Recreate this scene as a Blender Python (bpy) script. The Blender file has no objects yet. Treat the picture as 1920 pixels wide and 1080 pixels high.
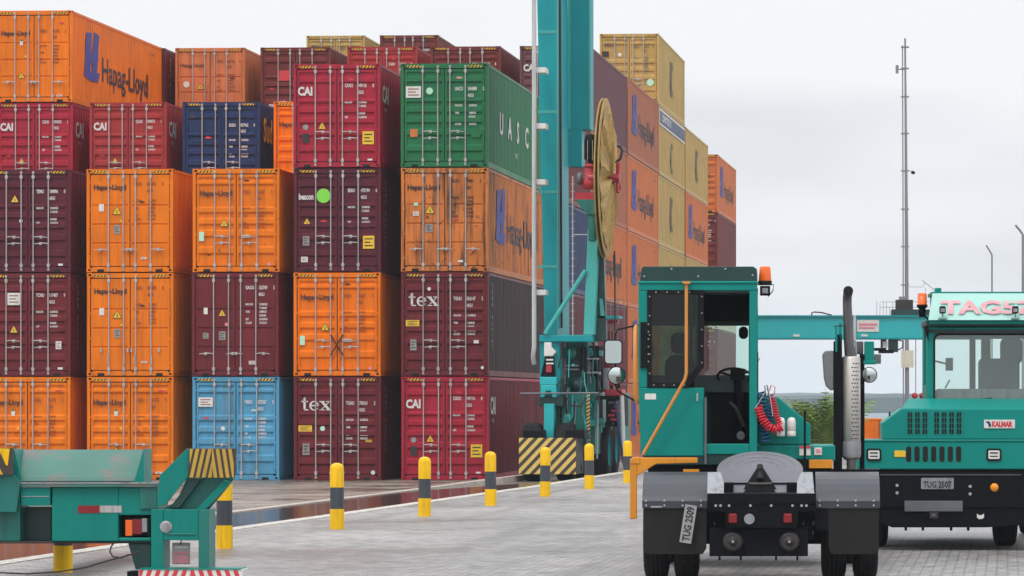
import bpy, bmesh, math, random
from mathutils import Vector, Matrix
random.seed(7)
R = math.radians
S = bpy.context.scene
C = S.collection

# ------------------------------------------------------------------ camera, sky, sun, exposure
F = 6850.0            # focal length in photo pixels (1920 wide)
TH = R(3.6)           # camera yaw to the left of the stacks' long axis
CX = 1889-F*math.tan(TH)   # the photo is a crop of a wider frame: column of the optical axis
CH = 1.9              # camera height
HZ = 752.0            # horizon row
cd = bpy.data.cameras.new("camera"); cam = bpy.data.objects.new("camera", cd); C.objects.link(cam)
cd.sensor_width = 36; cd.lens = F/1920*36; cd.clip_start = 0.5; cd.clip_end = 20000
cam.location = (0, 0, CH)
cam.rotation_euler = (R(90), 0, TH)
cd.shift_x = -(CX-960)/1920; cd.shift_y = (HZ-540)/1920
S.camera = cam

SUN_EL, SUN_AZ = R(58), R(200)
w = bpy.data.worlds.new("World"); S.world = w; w.use_nodes = True
nt = w.node_tree; nt.nodes.clear()
def N(nt, t, **k):
    n = nt.nodes.new(t)
    for a, b in k.items():
        if a in n.inputs.keys() if hasattr(n, 'inputs') else False: n.inputs[a].default_value = b
        else: setattr(n, a, b)
    return n
sky = nt.nodes.new('ShaderNodeTexSky'); sky.sky_type = 'NISHITA'; sky.sun_disc = False
sky.sun_elevation = SUN_EL; sky.sun_rotation = SUN_AZ; sky.dust_density = 4
tc = nt.nodes.new('ShaderNodeTexCoord')
mp = nt.nodes.new('ShaderNodeMapping'); mp.inputs['Scale'].default_value = (2.6, 2.6, 9.0); mp.inputs['Location'].default_value = (0.9, .35, .3)
n1 = nt.nodes.new('ShaderNodeTexNoise'); n1.inputs['Scale'].default_value = 1.6; n1.inputs['Detail'].default_value = 5; n1.inputs['Roughness'].default_value = .5
cr = nt.nodes.new('ShaderNodeValToRGB')
cr.color_ramp.elements[0].position = .36; cr.color_ramp.elements[0].color = (7.3, 7.45, 7.8, 1)
cr.color_ramp.elements[1].position = .56; cr.color_ramp.elements[1].color = (9.0, 9.08, 9.25, 1)
mx = nt.nodes.new('ShaderNodeMixRGB'); mx.inputs[0].default_value = .93
bg = nt.nodes.new('ShaderNodeBackground'); bg.inputs['Strength'].default_value = .1
wo = nt.nodes.new('ShaderNodeOutputWorld')
L = nt.links.new
L(tc.outputs['Generated'], mp.inputs['Vector']); L(mp.outputs[0], n1.inputs['Vector']); L(n1.outputs['Fac'], cr.inputs[0])
sx = nt.nodes.new('ShaderNodeSeparateXYZ'); L(tc.outputs['Generated'], sx.inputs[0])
zr_ = nt.nodes.new('ShaderNodeMapRange'); zr_.inputs['From Min'].default_value = .12; zr_.inputs['From Max'].default_value = 1; zr_.inputs['To Min'].default_value = 1; zr_.inputs['To Max'].default_value = 2.2; L(sx.outputs['Z'], zr_.inputs['Value'])
vm = nt.nodes.new('ShaderNodeVectorMath'); vm.operation = 'SCALE'; L(cr.outputs[0], vm.inputs[0]); L(zr_.outputs[0], vm.inputs['Scale'])
L(sky.outputs[0], mx.inputs[1]); L(vm.outputs[0], mx.inputs[2]); L(mx.outputs[0], bg.inputs[0]); L(bg.outputs[0], wo.inputs[0])
sd = bpy.data.lights.new("sun", 'SUN'); sd.energy = 1.0; sd.angle = R(14); sd.color = (1, .96, .9)
so = bpy.data.objects.new("sun", sd); C.objects.link(so)
dv = Vector((math.sin(SUN_AZ)*math.cos(SUN_EL), math.cos(SUN_AZ)*math.cos(SUN_EL), math.sin(SUN_EL)))
so.rotation_euler = dv.to_track_quat('Z', 'Y').to_euler()
S.view_settings.view_transform = 'Standard'; S.view_settings.look = 'None'
S.view_settings.exposure = 0.12; S.view_settings.gamma = 1
S.cycles.use_denoising = True
S.cycles.max_bounces = 6; S.cycles.volume_bounces = 2; S.cycles.transparent_max_bounces = 10

# ------------------------------------------------------------------ materials
MATS = {}
def paint(name, col, rough=.45, var=.12, dirt=.25, dirtcol=(.09, .06, .045), metal=0.0, dscale=1.0, streak=True, bump=0.0, spec=.5, rust=0.0):
    if name in MATS: return MATS[name]
    m = bpy.data.materials.new(name); m.use_nodes = True; MATS[name] = m
    nt = m.node_tree; b = nt.nodes['Principled BSDF']; L = nt.links.new
    tc = nt.nodes.new('ShaderNodeTexCoord'); oi = nt.nodes.new('ShaderNodeObjectInfo')
    ad = nt.nodes.new('ShaderNodeVectorMath'); ad.operation = 'ADD'
    sc = nt.nodes.new('ShaderNodeVectorMath'); sc.operation = 'SCALE'; sc.inputs[0].default_value = (31, 17, 23)
    L(oi.outputs['Random'], sc.inputs['Scale']); L(tc.outputs['Object'], ad.inputs[0]); L(sc.outputs[0], ad.inputs[1])
    n = nt.nodes.new('ShaderNodeTexNoise'); n.inputs['Scale'].default_value = 1.1*dscale; n.inputs['Detail'].default_value = 6
    L(ad.outputs[0], n.inputs['Vector'])
    mp = nt.nodes.new('ShaderNodeMapping'); mp.inputs['Scale'].default_value = (7*dscale, 7*dscale, .55*dscale) if streak else (4*dscale,)*3
    n2 = nt.nodes.new('ShaderNodeTexNoise'); n2.inputs['Scale'].default_value = 1.0; n2.inputs['Detail'].default_value = 5; n2.inputs['Roughness'].default_value = .6
    L(ad.outputs[0], mp.inputs['Vector']); L(mp.outputs[0], n2.inputs['Vector'])
    hs = nt.nodes.new('ShaderNodeHueSaturation'); hs.inputs['Color'].default_value = (*col, 1)
    mr = nt.nodes.new('ShaderNodeMapRange'); mr.inputs['From Min'].default_value = .25; mr.inputs['From Max'].default_value = .75
    mr.inputs['To Min'].default_value = 1-var; mr.inputs['To Max'].default_value = 1+var
    L(n.outputs['Fac'], mr.inputs['Value']); L(mr.outputs[0], hs.inputs['Value'])
    mr2 = nt.nodes.new('ShaderNodeMapRange'); mr2.inputs['From Min'].default_value = .48; mr2.inputs['From Max'].default_value = .78
    mr2.inputs['To Max'].default_value = dirt*2.2; mr2.clamp = True
    L(n2.outputs['Fac'], mr2.inputs['Value'])
    mx = nt.nodes.new('ShaderNodeMixRGB'); mx.inputs[2].default_value = (*dirtcol, 1)
    L(mr2.outputs[0], mx.inputs[0]); L(hs.outputs[0], mx.inputs[1])
    out = mx
    if rust:
        n3 = nt.nodes.new('ShaderNodeTexNoise'); n3.inputs['Scale'].default_value = 4.5; n3.inputs['Detail'].default_value = 8; n3.inputs['Roughness'].default_value = .7
        L(ad.outputs[0], n3.inputs['Vector'])
        r3 = nt.nodes.new('ShaderNodeMapRange'); r3.inputs['From Min'].default_value = .68-rust*.12; r3.inputs['From Max'].default_value = .72-rust*.12
        L(n3.outputs['Fac'], r3.inputs['Value'])
        m3 = nt.nodes.new('ShaderNodeMixRGB'); m3.inputs[2].default_value = (.16, .055, .025, 1)
        L(r3.outputs[0], m3.inputs[0]); L(out.outputs[0], m3.inputs[1]); out = m3
    if rust:
        mp5 = nt.nodes.new('ShaderNodeMapping'); mp5.inputs['Scale'].default_value = (1.6, 1.6, 9)
        n5 = nt.nodes.new('ShaderNodeTexNoise'); n5.inputs['Scale'].default_value = 1.5; n5.inputs['Detail'].default_value = 9; n5.inputs['Roughness'].default_value = .75
        L(ad.outputs[0], mp5.inputs['Vector']); L(mp5.outputs[0], n5.inputs['Vector'])
        r5 = nt.nodes.new('ShaderNodeMapRange'); r5.inputs['From Min'].default_value = .63; r5.inputs['From Max'].default_value = .67; r5.inputs['To Max'].default_value = .55; L(n5.outputs['Fac'], r5.inputs['Value'])
        m5 = nt.nodes.new('ShaderNodeMixRGB'); m5.inputs[2].default_value = (*[min(1, c*.55+.09) for c in col], 1)
        L(r5.outputs[0], m5.inputs[0]); L(out.outputs[0], m5.inputs[1]); out = m5
    L(out.outputs[0], b.inputs['Base Color'])
    mr4 = nt.nodes.new('ShaderNodeMapRange'); mr4.inputs['To Min'].default_value = max(.05, rough-.12); mr4.inputs['To Max'].default_value = min(1, rough+.15)
    L(n.outputs['Fac'], mr4.inputs['Value']); L(mr4.outputs[0], b.inputs['Roughness'])
    b.inputs['Metallic'].default_value = metal
    b.inputs['Specular IOR Level'].default_value = spec
    if bump:
        bp = nt.nodes.new('ShaderNodeBump'); bp.inputs['Strength'].default_value = bump; bp.inputs['Distance'].default_value = .03
        L(n2.outputs['Fac'], bp.inputs['Height']); L(bp.outputs[0], b.inputs['Normal'])
    return m
def glass(name, tint, refl=.12, rough=.03):
    m = bpy.data.materials.new(name); m.use_nodes = True; MATS[name] = m
    nt = m.node_tree; nt.nodes.clear(); L = nt.links.new
    o = nt.nodes.new('ShaderNodeOutputMaterial'); t = nt.nodes.new('ShaderNodeBsdfTransparent'); t.inputs[0].default_value = (*tint, 1)
    g = nt.nodes.new('ShaderNodeBsdfGlossy'); g.inputs['Roughness'].default_value = rough
    mx = nt.nodes.new('ShaderNodeMixShader'); fr = nt.nodes.new('ShaderNodeLayerWeight'); fr.inputs[0].default_value = .2
    ma = nt.nodes.new('ShaderNodeMath'); ma.operation = 'ADD'; ma.inputs[1].default_value = refl; ma.use_clamp = True
    L(fr.outputs['Fresnel'], ma.inputs[0]); L(ma.outputs[0], mx.inputs[0]); L(t.outputs[0], mx.inputs[1]); L(g.outputs[0], mx.inputs[2]); L(mx.outputs[0], o.inputs[0])
    return m
def emit(name, col, st):
    m = paint(name, col, .3, 0, 0)
    b = m.node_tree.nodes['Principled BSDF']; b.inputs['Emission Color'].default_value = (*col, 1); b.inputs['Emission Strength'].default_value = st
    return m
# container paints
paint('orange_paint', (.78, .185, .005), .45, 0.12, 0.24, (.34, .07, .01), rust=.28, spec=.18)
paint('deep_orange_paint', (.82, .175, .003), .45, 0.12, 0.20, (.34, .07, .01), rust=.1, spec=.18)
paint('faded_orange_paint', (.60, .175, .055), .6, 0.18, 0.37, (.25, .11, .06), rust=.3, spec=.28)
paint('dirty_orange_paint', (.62, .18, .035), .5, 0.20, 0.70, (.10, .05, .03), rust=.6, spec=.25)
paint('crimson_paint', (.38, .018, .040), .42, 0.12, 0.20, (.10, .012, .02), rust=.15, spec=.2)
paint('red_paint', (.36, .035, .035), .5, 0.12, 0.20, (.12, .02, .02), rust=.15, spec=.2)
paint('maroon_paint', (.155, .018, .024), .45, 0.15, 0.27, (.05, .02, .02), rust=.15, spec=.2)
paint('plum_paint', (.105, .014, .026), .42, 0.15, 0.24, (.04, .015, .02), rust=.1, spec=.2)
paint('brown_red_paint', (.17, .032, .026), .5, 0.15, 0.34, (.06, .02, .02), rust=.3, spec=.2)
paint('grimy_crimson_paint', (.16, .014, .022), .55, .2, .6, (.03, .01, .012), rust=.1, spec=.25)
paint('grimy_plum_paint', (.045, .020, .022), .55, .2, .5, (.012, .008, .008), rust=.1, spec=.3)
paint('green_paint', (.018, .165, .062), .42, 0.12, 0.20, (.06, .09, .05), rust=.15, spec=.2)
paint('navy_paint', (.016, .035, .115), .42, 0.12, 0.20, (.02, .02, .03), rust=.15, spec=.2)
paint('light_blue_paint', (.085, .31, .50), .45, 0.12, 0.37, (.14, .16, .16), rust=.25, spec=.2)
paint('surface_sheen_orange_paint', (.60, .155, .032), .5, 0.15, 0.34, (.42, .15, .08), rust=.3, spec=.28)  # grazing sky reflection on the stack's long sides mixed into this orange
paint('salmon_paint', (.42, .14, .07), .6, 0.15, 0.34, (.30, .16, .12), rust=.35, spec=.28)
paint('sheen_plum_paint', (.15, .055, .065), .55, 0.15, 0.34, (.1, .06, .06), rust=.2, spec=.28)  # plum lightened to carry the sky sheen along its long side
paint('pale_ochre_paint', (.50, .32, .085), .5, 0.15, 0.34, (.26, .20, .09), rust=.15, spec=.4)
paint('yellow_ochre_paint', (.50, .32, .085), .5, .10, .15, (.25, .17, .07))
paint('beige_paint', (.60, .55, .44), .5, .10, .15, (.3, .25, .18))
paint('dark_steel', (.022, .020, .020), .55, .15, .2)
paint('hole_black', (.004, .004, .004), .8, 0, 0)
paint('rod_steel', (.46, .44, .43), .45, .12, .22, (.16, .11, .09), metal=.3)
paint('white_mark', (.66, .63, .61), .6, .05, .12, (.3, .2, .2), dscale=3)
paint('dark_mark', (.035, .015, .015), .6, .05, .1)
paint('faint_mark', (.26, .05, .01), .6, .05, .1)
paint('blue_mark', (.02, .04, .28), .6, .08, .15, (.3, .12, .08), dscale=2)
paint('black_mark', (.012, .013, .03), .6, .05, .1)
paint('brown_mark', (.13, .10, .07), .7, .15, .3, (.4, .3, .15), dscale=2)
paint('sticker_yellow', (.80, .50, .02), .5, .06, .1)
paint('sticker_white', (.70, .69, .66), .5, .08, .2, (.3, .28, .26), dscale=3)
paint('sticker_grey', (.30, .30, .29), .5, .15, .3, dscale=3)
paint('sticker_lime', (.22, .68, .06), .5, .03, .03)
paint('sticker_mint', (.45, .75, .55), .5, .03, .03)
paint('sticker_red', (.60, .04, .05), .5, .05, .05)
paint('sticker_pink', (.70, .25, .30), .5, .05, .05)
paint('sticker_blue', (.03, .06, .30), .5, .05, .05)
# vehicles and yard
paint('teal_paint', (.0, .20, .165), .40, .08, .12, (.01, .08, .06), dscale=1.6, spec=.25)
paint('truck_teal', (.0, .230, .195), .42, .05, .05, (.0, .07, .06), dscale=1.4, spec=.22)
paint('dark_teal_paint', (.001, .040, .036), .35, .1, .1)
paint('pale_aqua_paint', (.34, .60, .54), .4, .05, .06, (.5, .5, .45))
paint('crane_teal', (.003, .29, .32), .42, .08, .10, (.03, .14, .15), dscale=.7, spec=.25)
paint('crane_teal_light', (.05, .40, .37), .4, .08, .12, (.05, .14, .14), dscale=.7)
paint('cyan_paint', (.010, .42, .44), .38, .05, .06)
paint('worn_teal', (.045, .16, .125), .5, .35, .85, (.15, .13, .12), streak=False, dscale=.7)
paint('dirty_teal', (.004, .16, .135), .4, .12, .25, (.03, .035, .03), dscale=1.5)
paint('orange_yellow', (.72, .27, .012), .42, .08, .15, (.3, .12, .03), dscale=3)
paint('pole_orange', (.62, .25, .05), .42, .08, .15, (.3, .15, .05), dscale=3)
paint('bollard_yellow', (.86, .50, .004), .5, .08, .25, (.30, .17, .04), dscale=3, spec=.25, rust=.0)
paint('bollard_black', (.040, .048, .060), .55, .1, .15, (.12, .1, .08), dscale=3)
paint('stripe_yellow', (.72, .50, .12), .5, .08, .2, (.25, .18, .08), dscale=3)
paint('stripe_black', (.045, .035, .030), .55, .1, .1)
paint('rubber', (.007, .007, .008), .8, .2, .5, (.030, .027, .024), spec=.2)
paint('black_paint', (.005, .0055, .008), .5, .15, .12, (.012, .012, .014), spec=.10)
paint('fender_grey', (.033, .040, .050), .38, .10, .20, (.05, .05, .055), dscale=2)
paint('flap_black', (.012, .011, .011), .6, .1, .2, (.025, .022, .02), spec=.25)
paint('greasy_steel', (.135, .14, .16), .45, .2, .35, (.12, .12, .13), metal=.35, streak=False, dscale=2)
paint('pale_steel', (.27, .285, .31), .5, .15, .5, (.13, .13, .13), metal=.1, dscale=2)
paint('stainless', (.50, .48, .45), .35, .12, .3, (.26, .19, .15), metal=.6, dscale=2)
paint('burnt_steel', (.12, .115, .125), .5, .3, .4, (.02, .02, .02), metal=.4, dscale=3)
paint('grey_canvas', (.17, .175, .18), .8, .2, .2, streak=False)
paint('white_plastic', (.72, .70, .67), .45, .08, .2, (.4, .35, .3), dscale=3)
paint('mirror_glass', (.55, .62, .62), .05, 0, 0, metal=1)
paint('chrome_dot', (.42, .42, .43), .4, 0, 0, metal=.3)
paint('red_coil', (.62, .015, .035), .4, .05, .05)
paint('blue_coil', (.008, .09, .22), .4, .05, .05)
paint('red_lens', (.22, .004, .008), .25, .05, .05)
paint('amber_lens', (.90, .30, .01), .25, .05, .05)
paint('orange_lens', (.85, .14, .01), .25, .05, .05)
paint('grey_pipe', (.50, .52, .52), .45, .08, .15, dscale=2)
paint('crane_red', (.42, .02, .035), .4, .1, .1)
paint('tarp_yellow', (.40, .25, .055), .6, .2, .4, (.2, .12, .04), streak=False, dscale=2, bump=.5)
paint('cable_black', (.02, .018, .018), .6, .1, .1)
paint('sign_pink', (.70, .30, .34), .5, .25, .5, (.26, .62, .54), streak=False, dscale=3)
paint('mast_grey', (.22, .22, .23), .5, .1, .1)
paint('tape_grey', (.42, .40, .40), .5, .2, .4, dscale=3)
paint('interior_grey', (.11, .14, .135), .7, .2, .1)  # lightened grey-green, imitating the windscreen reflection over the seat
glass('dark_glass', (.42, .50, .49), .02)
glass('clear_glass', (.80, .93, .88), .06)
glass('screen_glass', (.86, .96, .93), .10)

# ------------------------------------------------------------------ mesh builder
class MB:
    def __init__(s): s.v = []; s.f = []; s.m = []; s.sm = []
    def add(s, vs, fs, m, smooth=False, M=None):
        o = len(s.v)
        s.v += [tuple(M @ Vector(p)) if M else tuple(p) for p in vs]
        for f in fs: s.f.append([o+i for i in f]); s.m.append(m); s.sm.append(smooth)
        return s
    def box(s, a, b, m, M=None):
        x0, y0, z0 = [min(a[i], b[i]) for i in range(3)]; x1, y1, z1 = [max(a[i], b[i]) for i in range(3)]
        v = [(x0,y0,z0),(x1,y0,z0),(x1,y1,z0),(x0,y1,z0),(x0,y0,z1),(x1,y0,z1),(x1,y1,z1),(x0,y1,z1)]
        return s.add(v, [(0,3,2,1),(4,5,6,7),(0,1,5,4),(1,2,6,5),(2,3,7,6),(3,0,4,7)], m, False, M)
    def prism(s, poly, y0, y1, m, M=None, axis='y'):
        # poly in (x,z); extruded along y.  axis 'x': poly in (y,z) extruded along x; axis 'z': poly (x,y)
        n = len(poly)
        def P(p, t): return (p[0], t, p[1]) if axis == 'y' else ((t, p[0], p[1]) if axis == 'x' else (p[0], p[1], t))
        v = [P(p, y0) for p in poly]+[P(p, y1) for p in poly]
        fs = [tuple(range(n)), tuple(range(2*n-1, n-1, -1))]+[(i, i+n, (i+1) % n+n, (i+1) % n) for i in range(n)]
        return s.add(v, fs, m, False, M)
    def tube(s, pts, r, m, seg=8, caps=True, M=None):
        pts = [Vector(p) for p in pts]; n = len(pts); vs = []; fs = []
        rr = r if isinstance(r, (list, tuple)) else [r]*n
        up = None
        for i, p in enumerate(pts):
            t = (pts[min(i+1, n-1)]-pts[max(i-1, 0)])
            if t.length < 1e-9: t = Vector((0, 0, 1))
            t.normalize()
            if up is None: up = t.orthogonal().normalized()
            up = (up-t*up.dot(t))
            if up.length < 1e-6: up = t.orthogonal()
            up.normalize(); sd = t.cross(up)
            for k in range(seg):
                a = 2*math.pi*k/seg; vs.append(p+(up*math.cos(a)+sd*math.sin(a))*rr[i])
        for i in range(n-1):
            for k in range(seg):
                k2 = (k+1) % seg; fs.append((i*seg+k, i*seg+k2, (i+1)*seg+k2, (i+1)*seg+k))
        s.add(vs, fs, m, True, M)
        if caps: s.add([v for v in vs[:seg]], [tuple(range(seg-1, -1, -1))], m, False, M); s.add([v for v in vs[-seg:]], [tuple(range(seg))], m, False, M)
        return s
    def lathe(s, prof, m, c=(0,0,0), ax='z', seg=24, M=None):
        vs = []; fs = []; n = len(prof)
        for r, h in prof:
            for k in range(seg):
                a = 2*math.pi*k/seg; x, y = r*math.cos(a), r*math.sin(a)
                p = (x, y, h) if ax == 'z' else ((x, h, y) if ax == 'y' else (h, x, y))
                vs.append((p[0]+c[0], p[1]+c[1], p[2]+c[2]))
        for i in range(n-1):
            for k in range(seg):
                k2 = (k+1) % seg; fs.append((i*seg+k, i*seg+k2, (i+1)*seg+k2, (i+1)*seg+k))
        return s.add(vs, fs, m, True, M)
    def disc(s, c, r, m, n=16, ax='y', t=.01):
        pr = [(0, 0), (r, 0), (r, t), (0, t)] 
        pl = [(r*math.cos(2*math.pi*k/n)+(c[0] if ax != 'x' else c[1]), r*math.sin(2*math.pi*k/n)+(c[1] if ax == 'z' else c[2])) for k in range(n)]
        o = {'y': 1, 'z': 2, 'x': 0}[ax]; return s.prism(pl, c[o], c[o]+t, m, None, ax)
    def text(s, string, size, m, M, bold=0, sx=1.0, extr=.0):
        cu = bpy.data.curves.new("lettering", 'FONT'); cu.body = string; cu.size = size; cu.align_x = 'LEFT'
        cu.offset = bold; cu.extrude = extr; cu.resolution_u = 2
        ob = bpy.data.objects.new("lettering", cu); C.objects.link(ob)
        dg = bpy.context.evaluated_depsgraph_get(); me = bpy.data.meshes.new_from_object(ob.evaluated_get(dg))
        s.add([(v.co.x*sx, v.co.y, v.co.z) for v in me.vertices], [tuple(p.vertices) for p in me.polygons], m, False, M)
        bpy.data.objects.remove(ob); bpy.data.curves.remove(cu); bpy.data.meshes.remove(me)
        return s
    def mesh(s, name):
        me = bpy.data.meshes.new(name); me.from_pydata(s.v, [], s.f)
        names = []
        for x in s.m:
            if x not in names: names.append(x)
        for x in names: me.materials.append(MATS[x])
        me.polygons.foreach_set('material_index', [names.index(x) for x in s.m])
        me.polygons.foreach_set('use_smooth', s.sm)
        me.update(); return me
    def fixn(s, me):
        bm = bmesh.new(); bm.from_mesh(me); bmesh.ops.recalc_face_normals(bm, faces=bm.faces); bm.to_mesh(me); bm.free()
    def build(s, name, parent=None, bevel=0, loc=None, fix=True):
        me = s.mesh(name)
        if fix: s.fixn(me)
        o = bpy.data.objects.new(name, me); C.objects.link(o)
        if parent: o.parent = parent
        if loc: o.location = loc
        if bevel:
            b = o.modifiers.new('bevel', 'BEVEL'); b.width = bevel; b.segments = 2; b.limit_method = 'ANGLE'; b.angle_limit = R(40)
            b.harden_normals = False
        return o
def tag(o, label=None, cat=None, group=None, kind=None):
    if label: o['label'] = label
    if cat: o['category'] = cat
    if group: o['group'] = group
    if kind: o['kind'] = kind
    return o
TEXTM = Matrix.Rotation(R(90), 4, 'X')         # text standing up, facing -Y
def tface(x, y, z): return Matrix.Translation((x, y, z)) @ TEXTM
TEXTS = Matrix.Rotation(R(90), 4, 'Z') @ TEXTM  # text on a side that faces +X, reading towards +Y
def clip(poly, x0, x1, z0, z1):
    def cut(ps, f, inter):
        out = []
        for i in range(len(ps)):
            a, b = ps[i-1], ps[i]
            if f(b):
                if not f(a): out.append(inter(a, b))
                out.append(b)
            elif f(a): out.append(inter(a, b))
        return out
    def ix(v): return lambda a, b: (v, a[1]+(b[1]-a[1])*(v-a[0])/(b[0]-a[0]))
    def iz(v): return lambda a, b: (a[0]+(b[0]-a[0])*(v-a[1])/(b[1]-a[1]), v)
    e = 1e-9
    for f, g in ((lambda p: p[0] >= x0-e, ix(x0)), (lambda p: p[0] <= x1+e, ix(x1)), (lambda p: p[1] >= z0-e, iz(z0)), (lambda p: p[1] <= z1+e, iz(z1))):
        if len(poly) < 3: return []
        poly = cut(poly, f, g)
    return poly
def stripes(mb, x0, x1, z0, z1, y, pitch, frac, slope, m, M=None, off=0):
    """slanted bars inside a rectangle; slope = dx per dz"""
    h = z1-z0; n = int((x1-x0+abs(slope)*h)/pitch)+3
    sx = x0-abs(slope)*h+off
    for k in range(-1, n):
        a = sx+k*pitch
        p = clip([(a, z0), (a+pitch*frac, z0), (a+pitch*frac+slope*h, z1), (a+slope*h, z1)], x0, x1, z0, z1)
        if len(p) >= 3: mb.add([(q[0], y, q[1]) for q in p], [tuple(range(len(p)))], m, False, M)

CT, ST = math.cos(TH), math.sin(TH)
class Thing:
    """a top-level Empty with its own frame; rot=True: facing the camera, else along the stacks"""
    def __init__(s, name, label, cat, u, d, z=0.0, rot=True, group=None, kind=None):
        s.rot = rot; s.O = Vector((0, 0, 0)); p = s.P(u, 800, d); s.O = Vector((p.x, p.y, z))
        if rot: loc = (CT*p.x-ST*p.y, ST*p.x+CT*p.y, z)
        else: loc = (p.x, p.y, z)
        e = bpy.data.objects.new(name, None); C.objects.link(e); e.location = loc; e.empty_display_size = .3
        if rot: e.rotation_euler = (0, 0, TH)
        tag(e, label, cat, group, kind); s.e = e
    def P(s, u, v, d):
        a = (u-CX)/F; b = (HZ-v)/F
        if s.rot: q = Vector((a*d, d, CH+b*d))
        else:
            t = d/(ST*a+CT); q = Vector(((CT*a-ST)*t, d, CH+b*t))
        return q-s.O
    def pb(s, mb, u0, v0, u1, v1, d0, d1, m):
        a = s.P(u0, v1, d0); b = s.P(u1, v0, d0)
        return mb.box((a.x, a.y, a.z), (b.x, a.y+(d1-d0), b.z), m)
    def poly(s, mb, pts, d0, d1, m):
        q = [s.P(u, v, d0) for u, v in pts]
        return mb.prism([(p.x, p.z) for p in q], q[0].y, q[0].y+(d1-d0), m)
    def tube(s, mb, pts, rpx, m, seg=8):
        q = [s.P(*p) for p in pts]; r = rpx*(pts[0][2])/F
        return mb.tube(q, r, m, seg)
    def text(s, mb, string, u0, v0, u1, v1, d, m, bold=0):
        """text whose letters fill the pixel box (u0,v0)-(u1,v1)"""
        a = s.P(u0, v1, d); b = s.P(u1, v0, d); h = b.z-a.z; wdt = b.x-a.x
        t = MB(); t.text(string, h/.73, m, Matrix.Identity(4), bold)
        mxx = max(p[0] for p in t.v); mnx = min(p[0] for p in t.v)
        k = wdt/(mxx-mnx)
        mb.add([((p[0]-mnx)*k+a.x, a.y, p[1]+a.z) for p in t.v], t.f, m)
        return mb

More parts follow.
